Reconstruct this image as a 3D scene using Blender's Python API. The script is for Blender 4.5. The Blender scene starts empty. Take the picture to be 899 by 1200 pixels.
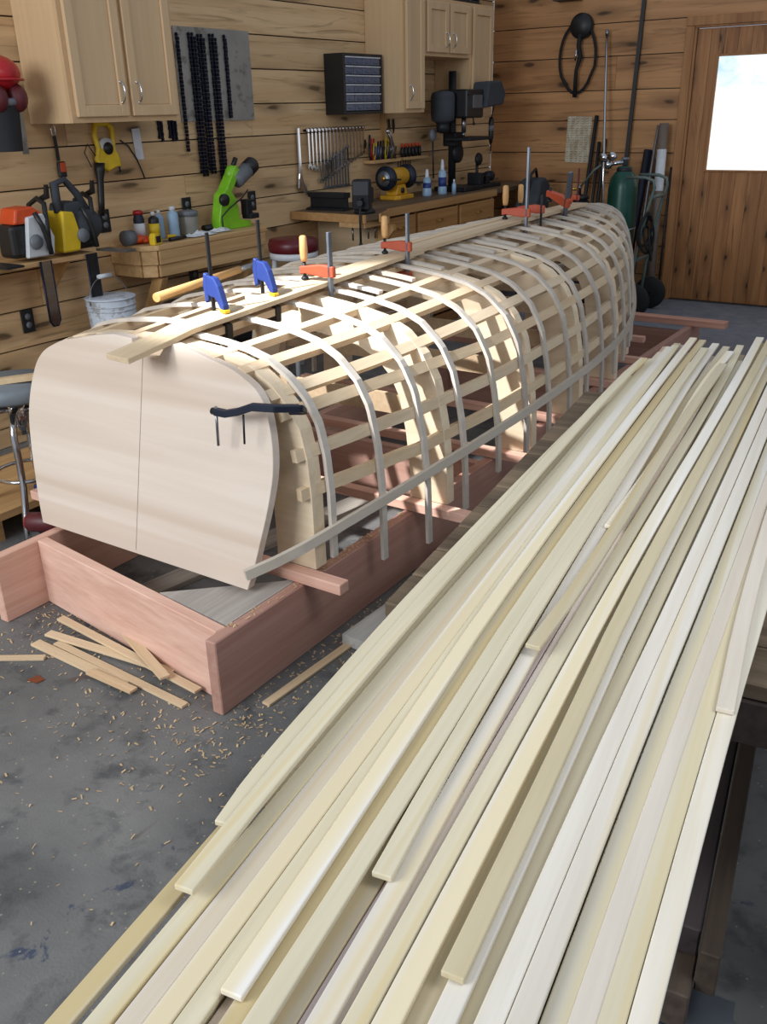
import bpy, bmesh, math, random
from mathutils import Vector, Matrix
random.seed(7)
PI=math.pi
S=bpy.context.scene
C=S.collection
S.view_settings.view_transform='Standard'
S.view_settings.look='None'
S.view_settings.exposure=0.0
S.view_settings.gamma=1.0
S.cycles.max_bounces=6
S.cycles.diffuse_bounces=4
S.cycles.glossy_bounces=3
S.cycles.transmission_bounces=4
S.cycles.sample_clamp_indirect=4.0
# ---------------------------------------------------------------- mesh builder
def V(*a): return Vector(a if len(a)>1 else a[0])
class MB:
    def __init__(s): s.v=[];s.f=[];s.sm=[];s.col=[];s.cur=(1,1,1)
    def add(s,vs,fs,smooth=False):
        o=len(s.v); s.v+= [tuple(x) for x in vs]
        for f in fs:
            s.f.append(tuple(i+o for i in f)); s.sm.append(smooth); s.col.append(s.cur)
        return s
    def box(s,c,d,rot=None):
        c=V(c);x,y,z=[k/2 for k in d]
        vs=[V(i*x,j*y,k*z) for i in(-1,1) for j in(-1,1) for k in(-1,1)]
        if rot is not None: vs=[rot@p for p in vs]
        return s.add([p+c for p in vs],[(0,1,3,2),(4,6,7,5),(0,4,5,1),(2,3,7,6),(0,2,6,4),(1,5,7,3)])
    def bb(s,a,b):
        return s.box([(a[i]+b[i])/2 for i in range(3)],[abs(b[i]-a[i]) for i in range(3)])
    def beam(s,p0,p1,w,t,up=(0,0,1)):
        return s.sweep([p0,p1],w,t,up)
    def sweep(s,pts,w,t,up=(0,0,1),closed=False,ups=None):
        # rectangular section w (sideways) x t (along up), centred on pts
        pts=[V(p) for p in pts];n=len(pts);rings=[]
        for i,p in enumerate(pts):
            if closed: d=pts[(i+1)%n]-pts[i-1]
            else: d=pts[min(i+1,n-1)]-pts[max(i-1,0)]
            d.normalize(); U=V(ups[i]) if ups else V(up)
            side=d.cross(U)
            if side.length<1e-5: side=d.cross(V(1,0.01,0))
            side.normalize(); U=side.cross(d).normalized()
            rings.append([p+side*a*w/2+U*b*t/2 for a,b in((-1,-1),(1,-1),(1,1),(-1,1))])
        vs=[q for r in rings for q in r];fs=[]
        m=n if closed else n-1
        for i in range(m):
            a=4*i;b=4*((i+1)%n)
            for k in range(4): fs.append((a+k,a+(k+1)%4,b+(k+1)%4,b+k))
        if not closed: fs+=[(3,2,1,0),(4*n-4,4*n-3,4*n-2,4*n-1)]
        return s.add(vs,fs)
    def tube(s,pts,r,n=8,closed=False,caps=True):
        pts=[V(p) for p in pts];m=len(pts);vs=[];pu=None
        R=r if isinstance(r,(list,tuple)) else [r]*m
        for i,p in enumerate(pts):
            if closed: d=pts[(i+1)%m]-pts[i-1]
            else: d=pts[min(i+1,m-1)]-pts[max(i-1,0)]
            d.normalize()
            if pu is None:
                pu=V(0,0,1) if abs(d.z)<.9 else V(1,0,0)
            a=d.cross(pu);
            if a.length<1e-6: a=d.cross(V(0.3,1,0.2))
            a.normalize(); b=a.cross(d).normalized(); pu=b
            for k in range(n):
                t=2*PI*k/n; vs.append(p+(a*math.cos(t)+b*math.sin(t))*R[i])
        fs=[]
        for i in range(m if closed else m-1):
            j=(i+1)%m
            for k in range(n): fs.append((i*n+k,i*n+(k+1)%n,j*n+(k+1)%n,j*n+k))
        o=len(s.v); s.add(vs,fs,True)
        if caps and not closed:
            for f in (tuple(range(n))[::-1],tuple((m-1)*n+k for k in range(n))):
                s.f.append(tuple(o+i for i in f)); s.sm.append(False); s.col.append(s.cur)
        return s
    def cyl(s,p0,p1,r0,r1=None,n=16): return s.tube([p0,p1],[r0,r0 if r1 is None else r1],n)
    def lathe(s,prof,c=(0,0,0),axis='Z',n=24,rot=None):
        vs=[]
        for r,z in prof:
            for k in range(n):
                t=2*PI*k/n; x,y=r*math.cos(t),r*math.sin(t)
                p={'Z':V(x,y,z),'X':V(z,x,y),'Y':V(y,z,x)}[axis]
                if rot is not None: p=rot@p
                vs.append(p+V(c))
        fs=[];m=len(prof)
        for i in range(m-1):
            for k in range(n): fs.append((i*n+k,i*n+(k+1)%n,(i+1)*n+(k+1)%n,(i+1)*n+k))
        if prof[0][0]>1e-5: fs.append(tuple(range(n))[::-1])
        if prof[-1][0]>1e-5: fs.append(tuple((m-1)*n+k for k in range(n)))
        return s.add(vs,fs,True)
    def ball(s,c,r,n=14,sc=(1,1,1)):
        pr=[(max(1e-6,math.sin(PI*i/(n//2+1)))*r,-math.cos(PI*i/(n//2+1))*r) for i in range(n//2+2)]
        o=len(s.v); s.lathe(pr,(0,0,0),'Z',n)
        for i in range(o,len(s.v)):
            p=s.v[i]; s.v[i]=(p[0]*sc[0]+c[0],p[1]*sc[1]+c[1],p[2]*sc[2]+c[2])
        return s
    def prism(s,poly,axis,a,b,f=None):
        # poly in 2D, extruded along axis from a to b ; f maps (u,v,w)->xyz
        if f is None:
            f={'X':lambda u,v,w:(w,u,v),'Y':lambda u,v,w:(u,w,v),'Z':lambda u,v,w:(u,v,w)}[axis]
        n=len(poly); vs=[f(u,v,a) for u,v in poly]+[f(u,v,b) for u,v in poly]
        fs=[tuple(range(n))[::-1],tuple(range(n,2*n))]+[(i,(i+1)%n,n+(i+1)%n,n+i) for i in range(n)]
        return s.add(vs,fs)
    def xf(s,M,o=0):
        for i in range(o,len(s.v)): s.v[i]=tuple(M@V(s.v[i]))
        return s
    def build(s,name,mat,parent=None,loc=None,bev=0,col=None,seg=1):
        me=bpy.data.meshes.new(name); me.from_pydata(s.v,[],s.f)
        me.polygons.foreach_set('use_smooth',s.sm)
        if any(c!=(1,1,1) for c in s.col):
            at=me.color_attributes.new('Tone','FLOAT_COLOR','CORNER')
            for p,c in zip(me.polygons,s.col):
                for li in p.loop_indices: at.data[li].color=(c[0],c[1],c[2],1)
        bm=bmesh.new(); bm.from_mesh(me); bmesh.ops.recalc_face_normals(bm,faces=bm.faces); bm.to_mesh(me); bm.free()
        me.materials.append(mat); me.update()
        o=bpy.data.objects.new(name,me); C.objects.link(o)
        if parent is not None: o.parent=parent
        if loc is not None: o.location=loc
        if col is not None: o.color=(col[0],col[1],col[2],1)
        if bev>0:
            m=o.modifiers.new('bevel','BEVEL'); m.width=bev; m.segments=seg; m.limit_method='ANGLE'; m.angle_limit=.6
        return o
def tag(o,label,cat,group=None,kind=None):
    if label: o['label']=label
    if cat: o['category']=cat
    if group: o['group']=group
    if kind: o['kind']=kind
    return o
def thing(name,label,cat,loc=(0,0,0),rotz=0,group=None):
    o=bpy.data.objects.new(name,None); C.objects.link(o); o.empty_display_size=.05
    o.location=loc; o.rotation_euler=(0,0,rotz)
    return tag(o,label,cat,group)
def struct(o): o['kind']='structure'; return o
def dup(root,loc=None,rot=None,label=None,group=None):
    r=root.copy(); C.objects.link(r)
    if loc is not None: r.location=loc
    if rot is not None: r.rotation_euler=rot
    if label: r['label']=label
    if group: r['group']=group
    for ch in list(root.children):
        c=ch.copy(); C.objects.link(c); c.parent=r
        for g in list(ch.children):
            d=g.copy(); C.objects.link(d); d.parent=c
    return r
# ---------------------------------------------------------------- materials
def lin(c):
    return tuple((x/12.92 if x<=.04045 else ((x+.055)/1.055)**2.4) for x in [k/255 for k in c])+(1,)
class NT:
    def __init__(s,name):
        m=bpy.data.materials.new(name); m.use_nodes=True; s.m=m; s.n=m.node_tree.nodes; s.l=m.node_tree.links
        s.b=s.n['Principled BSDF']
    def node(s,t,**k):
        x=s.n.new(t)
        for a,b in k.items():
            if a in x.inputs.keys() if isinstance(a,str) else False: x.inputs[a].default_value=b
            else: setattr(x,a,b)
        return x
    def link(s,a,b): s.l.new(a,b)
    def math(s,op,a,b=None,c=None):
        x=s.n.new('ShaderNodeMath'); x.operation=op
        for i,k in enumerate((a,b,c)):
            if k is None: continue
            if hasattr(k,'links'): s.l.new(k,x.inputs[i])
            else: x.inputs[i].default_value=k
        return x.outputs[0]
    def mix(s,f,a,b,blend='MIX'):
        x=s.n.new('ShaderNodeMix'); x.data_type='RGBA'; x.blend_type=blend
        for i,k in((0,f),(6,a),(7,b)):
            if hasattr(k,'links'): s.l.new(k,x.inputs[i])
            else: x.inputs[i].default_value=k
        return x.outputs[2]
    def ramp(s,f,stops):
        x=s.n.new('ShaderNodeValToRGB'); e=x.color_ramp.elements
        while len(e)<len(stops): e.new(.5)
        for k,(p,c) in zip(e,stops): k.position=p; k.color=c if len(c)==4 else tuple(c)+(1,)
        s.l.new(f,x.inputs[0]); return x.outputs[0]
    def coords(s,scale=(1,1,1),rnd=True,src='Object',offs=None):
        tc=s.n.new('ShaderNodeTexCoord'); out=tc.outputs[src]
        if rnd:
            oi=s.n.new('ShaderNodeObjectInfo'); ad=s.n.new('ShaderNodeVectorMath'); ad.operation='ADD'
            cm=s.n.new('ShaderNodeCombineXYZ')
            for i,k in enumerate((7.3,3.1,5.7)): s.l.new(s.math('MULTIPLY',oi.outputs['Random'],k),cm.inputs[i])
            s.l.new(out,ad.inputs[0]); s.l.new(cm.outputs[0],ad.inputs[1]); out=ad.outputs[0]
        if offs is not None:
            ad=s.n.new('ShaderNodeVectorMath'); ad.operation='ADD'; s.l.new(out,ad.inputs[0]); s.l.new(offs,ad.inputs[1]); out=ad.outputs[0]
        mp=s.n.new('ShaderNodeMapping'); mp.inputs['Scale'].default_value=scale; s.l.new(out,mp.inputs[0])
        return mp.outputs[0]
    def noise(s,vec,scale=1,detail=4,rough=.55,dist=0):
        x=s.n.new('ShaderNodeTexNoise'); x.inputs['Scale'].default_value=scale; x.inputs['Detail'].default_value=detail
        x.inputs['Roughness'].default_value=rough; x.inputs['Distortion'].default_value=dist
        s.l.new(vec,x.inputs['Vector']); return x.outputs[0]
def bw(v): return (v,v,v,1)
def wood(name,c1,c2,axis='Y',k=1.0,rough=.6,tone=False,knots=False,kd=(1.15,4.0),contrast=1.0,objcol=True,bump=.15,heart=None,spec=.3):
    t=NT(name); i='XYZ'.index(axis)
    sc=[55*k]*3; sc[i]=2.2*k
    offs=None
    if tone:
        at=t.n.new('ShaderNodeAttribute'); at.attribute_name='Tone'
        sp=t.n.new('ShaderNodeSeparateColor'); t.link(at.outputs['Color'],sp.inputs[0])
        cm=t.n.new('ShaderNodeCombineXYZ')
        t.link(t.math('MULTIPLY',sp.outputs[1],37.),cm.inputs[0]); t.link(t.math('MULTIPLY',sp.outputs[2],23.),cm.inputs[1]); t.link(t.math('MULTIPLY',sp.outputs[1],11.),cm.inputs[2])
        offs=cm.outputs[0]
    g=t.noise(t.coords(sc,True,offs=offs),1,5,.6,.3)
    sc2=[9*k]*3; sc2[i]=.55*k
    g2=t.noise(t.coords(sc2,True,offs=offs),1,3,.5,1.2)
    f=t.math('ADD',t.math('MULTIPLY',g,.55),t.math('MULTIPLY',g2,.45))
    lo=.5-.17/contrast; hi=.5+.17/contrast
    col=t.ramp(f,[(max(0,lo),lin(c1)),(min(1,hi),lin(c2))])
    if heart:
        sc3=[26*k]*3; sc3[i]=.35*k
        g3=t.noise(t.coords(sc3,True,offs=offs),1,2,.4,.4)
        col=t.mix(t.ramp(g3,[(.55,bw(0)),(.66,bw(.85))]),col,lin(heart))
    if knots:
        # cathedral figure + knots in board direction
        vo=t.n.new('ShaderNodeTexVoronoi'); vo.feature='F1'; vo.voronoi_dimensions='2D'; vo.inputs['Scale'].default_value=1; vo.inputs['Randomness'].default_value=1
        tc=t.n.new('ShaderNodeTexCoord'); xs=t.n.new('ShaderNodeSeparateXYZ'); t.link(tc.outputs['Object'],xs.inputs[0])
        cb=t.n.new('ShaderNodeCombineXYZ'); oth={'Y':2,'X':2,'Z':0}[axis]
        t.link(t.math('MULTIPLY_ADD',xs.outputs[i],kd[0],t.math('MULTIPLY',sp.outputs[1],37.)),cb.inputs[0]); t.link(t.math('MULTIPLY_ADD',xs.outputs[oth],kd[1],t.math('MULTIPLY',sp.outputs[2],23.)),cb.inputs[1]); cv=cb.outputs[0]
        nz=t.n.new('ShaderNodeTexNoise'); nz.inputs['Scale'].default_value=3; t.link(cv,nz.inputs['Vector'])
        vm=t.n.new('ShaderNodeVectorMath'); vm.operation='MULTIPLY_ADD'; vm.inputs[1].default_value=(.22,.22,.22); t.link(nz.outputs['Color'],vm.inputs[0]); t.link(cv,vm.inputs[2])
        t.link(vm.outputs[0],vo.inputs['Vector'])
        d=vo.outputs['Distance']
        rings=t.n.new('ShaderNodeTexWave'); rings.wave_type='RINGS'; 
        halo=t.ramp(d,[(.06,bw(1.0)),(.30,bw(0))])
        dk=lin(tuple(x*.62 for x in c1))
        col=t.mix(t.math('MULTIPLY',halo,t.math('MULTIPLY',g,1.0)),col,dk)
        core=t.ramp(d,[(.035,bw(1)),(.075,bw(0))])
        col=t.mix(t.math('MULTIPLY',core,.85),col,lin(tuple(x*.38 for x in c1)))
        sc5=[14]*3; sc5[i]=.9
        st=t.noise(t.coords(sc5,False,offs=offs),1,3,.6,2.5)
        col=t.mix(t.ramp(st,[(.55,bw(0)),(.72,bw(.75))]),col,lin(tuple(x*.72 for x in c1)))
    if tone:
        tn=t.math('MULTIPLY',sp.outputs[0],1.0)
        cc=t.n.new('ShaderNodeCombineColor')
        for q in range(3): t.link(tn,cc.inputs[q])
        col=t.mix(1.0,col,cc.outputs[0],'MULTIPLY')
    if objcol:
        oi=t.n.new('ShaderNodeObjectInfo'); col=t.mix(1.0,col,oi.outputs['Color'],'MULTIPLY')
    t.link(col,t.b.inputs['Base Color'])
    t.b.inputs['Roughness'].default_value=rough
    t.b.inputs['Specular IOR Level'].default_value=spec
    if bump:
        bp=t.n.new('ShaderNodeBump'); bp.inputs['Strength'].default_value=bump; bp.inputs['Distance'].default_value=.002
        t.link(g,bp.inputs['Height']); t.link(bp.outputs[0],t.b.inputs['Normal'])
    return t.m
def solid(name,c,rough=.5,metal=0,var=.12,scale=8,spec=.5,dirt=None,bump=0,emit=0):
    t=NT(name); nz=t.noise(t.coords((scale,)*3,True),1,5,.6)
    a=lin(c); k=1-var*2
    col=t.ramp(nz,[(.3,tuple(x*k for x in a[:3])+(1,)),(.65,a)])
    if dirt:
        n2=t.noise(t.coords((scale*2.3,)*3,True),1,6,.7)
        col=t.mix(t.ramp(n2,[(.53,bw(0)),(.6,bw(.9))]),col,lin(dirt))
    t.link(col,t.b.inputs['Base Color'])
    t.b.inputs['Roughness'].default_value=rough; t.b.inputs['Metallic'].default_value=metal; t.b.inputs['Specular IOR Level'].default_value=spec
    if bump:
        bp=t.n.new('ShaderNodeBump'); bp.inputs['Strength'].default_value=bump; bp.inputs['Distance'].default_value=.003
        t.link(nz,bp.inputs['Height']); t.link(bp.outputs[0],t.b.inputs['Normal'])
    return t.m
M={}
M['wall_left']=wood('pine wall boards',(198,156,108),(238,206,160),'Y',.35,.55,tone=True,knots=True,objcol=False,contrast=.9)
M['wall_back']=wood('pine end wall boards',(158,110,70),(204,154,104),'X',.35,.5,tone=True,knots=True,objcol=False,contrast=.9)
M['door_wood']=wood('stained door boards',(140,92,54),(186,132,84),'Z',.4,.5,tone=True,knots=True,kd=(2.2,7.0),objcol=False)
M['trim']=wood('door trim wood',(140,92,54),(180,130,82),'Z',.6,.5)
M['maple']=wood('maple cabinet wood',(196,164,124),(216,186,146),'Z',.7,.4,contrast=.6,spec=.5)
M['oak']=wood('drawer front wood',(150,104,58),(186,138,84),'Y',.8,.42,spec=.5)
M['benchw']=wood('bench fir',(180,140,94),(214,178,128),'Y',.8,.6)
M['benchz']=wood('bench brace fir',(168,126,78),(206,166,112),'Z',.8,.6)
M['benchtop']=wood('worn dark bench top',(70,56,44),(128,104,78),'Y',.8,.6,contrast=.8)
M['strip']=wood('planking strip wood',(216,209,195),(242,237,228),'Y',1.0,.42,contrast=.8,heart=(226,210,172),bump=.08)
M['transom']=wood('pale transom plywood',(200,182,164),(228,214,200),'X',.3,.5,contrast=.7,heart=(196,174,154),bump=.05)
M['ply']=wood('mold plywood',(212,188,156),(238,220,192),'X',.6,.6,contrast=.7)
M['ribw']=wood('bent rib wood',(178,168,154),(208,199,186),'Y',.5,.55,contrast=.6)
M['stringer']=wood('stringer pine',(196,172,140),(228,208,178),'Y',1,.6,contrast=.8,spec=.2)
M['redfir']=wood('reddish fir lumber',(198,150,130),(232,192,172),'Y',.9,.65,contrast=.8)
M['redfirx']=wood('reddish fir crosspiece',(202,154,134),(238,200,180),'X',.9,.65,contrast=.8)
M['darkw']=wood('dark weathered timber',(44,38,36),(84,74,66),'Y',.8,.7,contrast=.8)
M['greyw']=wood('grey board',(150,146,140),(196,192,184),'Y',.8,.7)
M['ply_dark']=wood('shop deck wood',(78,64,50),(130,112,90),'X',.7,.7)
M['black']=solid('black plastic',(26,26,28),.45)
M['blackrub']=solid('black rubber',(20,20,21),.75)
M['iron']=solid('dark cast iron',(44,46,50),.5,.5)
M['steel']=solid('steel',(150,152,156),.32,.9)
M['chrome']=solid('chrome',(200,202,206),.12,1.0,var=.02)
M['galv']=solid('galvanised steel',(128,136,146),.4,.8)
M['white']=solid('white plastic',(214,218,222),.5,dirt=None)
M['bucket']=solid('stained white plastic',(200,208,218),.5,scale=7,dirt=(150,148,146))
M['red']=solid('red plastic',(178,24,34),.35)
M['maroon']=solid('maroon vinyl',(96,20,30),.4)
M['orange']=solid('orange paint',(214,78,30),.45)
M['clamp_orange']=solid('orange clamp paint',(186,80,50),.5)
M['yellow']=solid('yellow plastic',(232,196,36),.45)
M['yellowor']=solid('golden yellow paint',(214,160,40),.4)
M['green']=solid('lime green paint',(134,204,44),.35)
M['tank']=solid('green cylinder paint',(22,74,62),.35,.2)
M['teal']=solid('grey green cart paint',(96,112,108),.45,.2)
M['blue']=solid('blue plastic',(36,60,130),.5)
M['grey']=solid('grey plastic',(112,116,122),.5)
M['dgrey']=solid('dark grey cloth',(60,64,70),.85)
M['lblue']=solid('pale blue plastic',(150,180,206),.4)
M['brass']=solid('brass',(186,150,70),.3,.9)
M['copper']=solid('copper rod',(176,110,80),.35,.8)
M['handle']=wood('clamp handle wood',(180,134,82),(216,172,118),'Z',1.5,.45)
M['dowelw']=wood('round wooden handle',(176,130,74),(212,170,112),'X',1.2,.5)
M['paper']=solid('old paper',(196,184,160),.8,scale=5,dirt=(150,134,108))
M['sheet']=solid('grey sheet metal',(158,154,146),.6,.0,scale=4,dirt=(112,108,100))
M['navy']=solid('navy steel',(26,34,52),.5,.2)
M['reddark']=solid('dark red wheel',(90,28,34),.5)
M['shave']=solid('wood shavings',(206,176,134),.8)
M['seatgrey']=solid('grey seat vinyl',(120,128,134),.55)
M['cardtube']=solid('grey brown tube',(118,104,92),.55)
def mat_floor():
    t=NT('stained concrete'); v=t.coords((1,1,1),False)
    n1=t.noise(v,1.6,6,.6,.4); n2=t.noise(v,9,6,.65,.3); n3=t.noise(v,140,2,.5)
    col=t.ramp(n1,[(.3,lin((80,80,80))),(.7,lin((124,123,120)))])
    col=t.mix(t.ramp(n2,[(.52,bw(0)),(.68,bw(.75))]),col,lin((60,62,65)))
    n4=t.noise(v,6.5,5,.7,.8)
    col=t.mix(t.ramp(n4,[(.63,bw(0)),(.68,bw(.8))]),col,lin((40,56,84)))
    n5=t.noise(v,4.2,4,.6,1)
    col=t.mix(t.ramp(n5,[(.66,bw(0)),(.72,bw(.7))]),col,lin((92,72,60)))
    vo=t.n.new('ShaderNodeTexVoronoi'); vo.inputs['Scale'].default_value=38; t.link(v,vo.inputs['Vector'])
    col=t.mix(t.ramp(vo.outputs['Distance'],[(.07,bw(.8)),(.12,bw(0))]),col,lin((160,150,130)))
    # paler, bluer colour towards the back wall
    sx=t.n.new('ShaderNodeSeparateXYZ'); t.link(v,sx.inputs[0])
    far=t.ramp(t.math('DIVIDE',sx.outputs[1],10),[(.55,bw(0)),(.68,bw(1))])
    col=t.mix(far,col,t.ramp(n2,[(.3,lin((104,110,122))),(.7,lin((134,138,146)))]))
    t.link(col,t.b.inputs['Base Color']); t.b.inputs['Roughness'].default_value=.62
    bp=t.n.new('ShaderNodeBump'); bp.inputs['Strength'].default_value=.3; bp.inputs['Distance'].default_value=.004
    t.link(n3,bp.inputs['Height']); t.link(bp.outputs[0],t.b.inputs['Normal'])
    return t.m
M['floor']=mat_floor()
def mat_chart():
    t=NT('printed chart paper'); v=t.coords((1,1,1),False)
    n=t.noise(v,14,4,.6); base=t.ramp(n,[(.4,lin((206,196,172))),(.65,lin((170,152,122)))])
    sx=t.n.new('ShaderNodeSeparateXYZ'); t.link(v,sx.inputs[0])
    rows=t.math('GREATER_THAN',t.math('FRACT',t.math('MULTIPLY',sx.outputs[2],55)),.62)
    cols=t.math('GREATER_THAN',t.math('FRACT',t.math('MULTIPLY',sx.outputs[0],24)),.3)
    nn=t.noise(t.coords((90,1,55),False),1,1,.5); k=t.math('GREATER_THAN',nn,.45)
    f=t.math('MULTIPLY',t.math('MULTIPLY',t.math('MULTIPLY',rows,cols),k),.6)
    t.link(t.mix(f,base,lin((90,86,80))),t.b.inputs['Base Color']); t.b.inputs['Roughness'].default_value=.8
    return t.m
M['chart']=mat_chart()
def mat_pane():
    t=NT('glowing door glass'); v=t.coords((1,1,1),False)
    n1=t.noise(v,3.5,5,.6,.6)
    up=t.n.new('ShaderNodeSeparateXYZ'); t.link(v,up.inputs[0])
    c=t.ramp(n1,[(.38,lin((176,214,236))),(.6,lin((240,248,252)))])
    f=t.ramp(up.outputs[2],[(.55,bw(1)),(.62,bw(0))])
    x=t.n.new('ShaderNodeSeparateXYZ')
    col=t.mix(f,c,lin((255,255,255)))
    t.link(col,t.b.inputs['Emission Color']); t.b.inputs['Emission Strength'].default_value=1.15  # pane glows: bright sky and snow outside are painted into its emission
    t.b.inputs['Base Color'].default_value=(.05,.05,.05,1); t.b.inputs['Roughness'].default_value=.2
    return t.m
M['pane']=mat_pane()
# ---------------------------------------------------------------- camera
cam=bpy.data.cameras.new('camera'); co=bpy.data.objects.new('camera',cam); C.objects.link(co)
r_=V(0.83402071,0.55127523,-0.02247374);u_=V(-0.20706785,0.35050731,0.91338247);f_=V(-0.51140234,0.75712631,-0.40648173)
co.matrix_world=Matrix(((r_.x,u_.x,-f_.x,0),(r_.y,u_.y,-f_.y,0),(r_.z,u_.z,-f_.z,1.53),(0,0,0,1)))
cam.sensor_fit='VERTICAL'; cam.sensor_height=24; cam.lens=1062/1200*24; cam.clip_start=.02
S.camera=co
XW=-4.01; YB=7.79; ZT=.945
# ---------------------------------------------------------------- room
def plank_wall(name,mat,axis,lo,hi,zs,joints,holes=()):
    mb=MB()
    for i in range(len(zs)-1):
        z0,z1=zs[i],zs[i+1]
        js=[lo]+sorted(joints[i%len(joints)])+[hi]
        for a,b in zip(js[:-1],js[1:]):
            segs=[(a,b)]
            for (h0,h1,hz) in holes:
                if z0<hz:
                    ns=[]
                    for (p,q) in segs:
                        if q<=h0 or p>=h1: ns.append((p,q))
                        else:
                            if p<h0: ns.append((p,h0))
                            if q>h1: ns.append((h1,q))
                    segs=ns
            mb.cur=(random.uniform(.86,1.06),random.random(),random.random())
            for p,q in segs:
                g=.0035
                if axis=='Y': mb.bb((XW-.02,p+.001,z0+g),(XW+random.uniform(-.002,.001),q-.001,z1-g))
                else: mb.bb((p+.001,YB+random.uniform(-.001,.002),z0+g),(q-.001,YB+.02,z1-g))
    # dark backing
    mb.cur=(.05,.5,.5)
    if axis=='Y': mb.bb((XW-.06,lo,0),(XW-.015,hi,zs[-1]))
    else:
        mb.bb((lo,YB+.015,0),(holes[0][0],YB+.06,zs[-1])); mb.bb((holes[0][1],YB+.015,0),(hi,YB+.06,zs[-1])); mb.bb((holes[0][0],YB+.015,holes[0][2]),(holes[0][1],YB+.06,zs[-1]))
    return struct(mb.build(name,mat,None))
zl=[0,.10,.285,.47,.655,.84,1.03,1.21,1.393,1.576,1.768,1.954,2.147,2.33,2.52,2.7]
plank_wall('wall_left',M['wall_left'],'Y',-.6,YB,zl,[[3.98,6.4],[2.2,5.2],[3.2,4.6],[4.4,7.0],[2.9,5.6],[3.85,6.0]])
zb=[0,.19,.43,.675,.914,1.154,1.40,1.626,1.873,2.11,2.35,2.7]
plank_wall('wall_back',M['wall_back'],'X',XW,1.6,zb,[[-1.1],[-2.9],[-.6]],holes=[(-2.33,-1.32,2.06)])
struct(MB().bb((-2.29,YB-.005,0),(-1.36,YB+.07,.011)).build('trim_2',M['darkw']))  # threshold added to close the light leak under the door
struct(MB().bb((XW-.06,-1.2,-.08),(1.6,YB+.12,0)).build('floor',M['floor']))
# door
dr=struct(thing('door_1',None,None,(-2.28,YB,0)))
mb=MB(); n=9; w=.91/n
for i in range(n):
    x0=i*w; mb.cur=(random.uniform(.85,1.08),random.random(),random.random())
    def pc(z0,z1,a=x0,b=x0+w): mb.bb((a+.001,.02,z0),(b-.001,.055,z1))
    if x0+w<=.165 or x0>=.75: pc(.012,2.03)
    elif x0<.165: pc(.012,2.03,x0,.165); pc(.012,1.03,.165,x0+w); pc(1.835,2.03,.165,x0+w)
    elif x0+w>.75: pc(.012,2.03,.75,x0+w); pc(.012,1.03,x0,.75); pc(1.835,2.03,x0,.75)
    else: pc(.012,1.03); pc(1.835,2.03)
struct(mb.build('door_panel',M['door_wood'],dr))
mb=MB()
for a,b in(((.15,1.015),(.175,1.85)),((.74,1.015),(.765,1.85))): mb.bb((a[0],.012,a[1]),(b[0],.05,b[1]))
mb.bb((.175,.012,1.835),(.74,.05,1.85)); mb.bb((.175,.012,1.015),(.74,.05,1.03))
struct(mb.build('window_frame',M['trim'],dr,bev=.003))
struct(MB().bb((0,0,0),(.57,.006,.81)).build('window_pane',M['pane'],dr,loc=(.172,.03,1.027)))
mb=MB(); mb.lathe([(.02,0),(.02,-.03),(.028,-.05),(.02,-.07),(0,-.072)],(.85,.02,.95),'Y',14)
struct(mb.build('door_knob',M['steel'],dr))
mb=MB()
mb.bb((-.05,-.0,0),(-.003,.06,2.034)); mb.bb((.913,0,0),(.96,.06,2.034)); mb.bb((-.05,0,2.035),(.96,.06,2.06))
mb.bb((-.085,-.018,0),(-.02,-.001,2.049)); mb.bb((.93,-.018,0),(.985,-.001,2.049)); mb.bb((-.085,-.018,2.05),(.985,-.001,2.115))
struct(mb.build('trim_1',M['trim'],None,loc=(-2.28,YB,0),bev=.003))
# ---------------------------------------------------------------- wall cabinets
def handle(mb,x,y,z,h=.09):
    pts=[(x+.0,y,z-h/2)]+[(x+.028*math.sin(PI*k/8),y,z-h/2*math.cos(PI*k/8)) for k in range(1,8)]+[(x,y,z+h/2)]
    mb.tube(pts,.004,8); mb.ball((x,y,z-h/2),.007,8); mb.ball((x,y,z+h/2),.007,8)
def cab_door(parent,y0,y1,z0,z1,hy=None,hz=None,x=.31):
    mb=MB(); f=.05
    mb.bb((x,y0,z0),(x+.02,y0+f,z1)); mb.bb((x,y1-f,z0),(x+.02,y1,z1))
    mb.bb((x,y0+f,z0),(x+.02,y1-f,z0+f)); mb.bb((x,y0+f,z1-f),(x+.02,y1-f,z1))
    mb.bb((x,y0+f,z0+f),(x+.009,y1-f,z1-f))
    d=mb.build('door',M['maple'],parent,bev=.003)
    if hy is not None:
        h=MB(); handle(h,x+.02,hy,hz); h.build('handle',M['chrome'],d)
def cabinet(label,y0,y1,z0,z1,doors,depth=.31):
    t=thing('wall_cabinet',label,'cabinet',(XW,y0,z0))
    W=y1-y0;H=z1-z0;mb=MB(); d=depth
    mb.bb((.001,0,0),(d-.02,.018,H)); mb.bb((.001,W-.018,0),(d-.02,W,H)); mb.bb((.001,.018,0),(d-.02,W-.018,.018)); mb.bb((.001,.018,H-.018),(d-.02,W-.018,H)); mb.bb((.001,.018,.018),(.01,W-.018,H-.018))
    mb.build('carcass',M['maple'],t,bev=.001)
    mb=MB(); mb.bb((d-.02,0,0),(d,.04,H)); mb.bb((d-.02,W-.04,0),(d,W,H)); mb.bb((d-.02,.04,0),(d,W-.04,.04)); mb.bb((d-.02,.04,H-.04),(d,W-.04,H))
    if len(doors)>1: mb.bb((d-.02,W/2-.03,.04),(d,W/2+.03,H-.04))
    mb.build('face_frame',M['maple'],t,bev=.001,col=(.97,.93,.88))
    for a,b,hy in doors: cab_door(t,a,b,.025,H-.025,hy,.13 if H>.5 else .11,d)
    return t
cabinet('large pale maple two-door wall cabinet above the small mitre bench at left',3.0,3.69,1.50,2.42,[(.025,.335,.295),(.36,.665,.40)])
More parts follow.
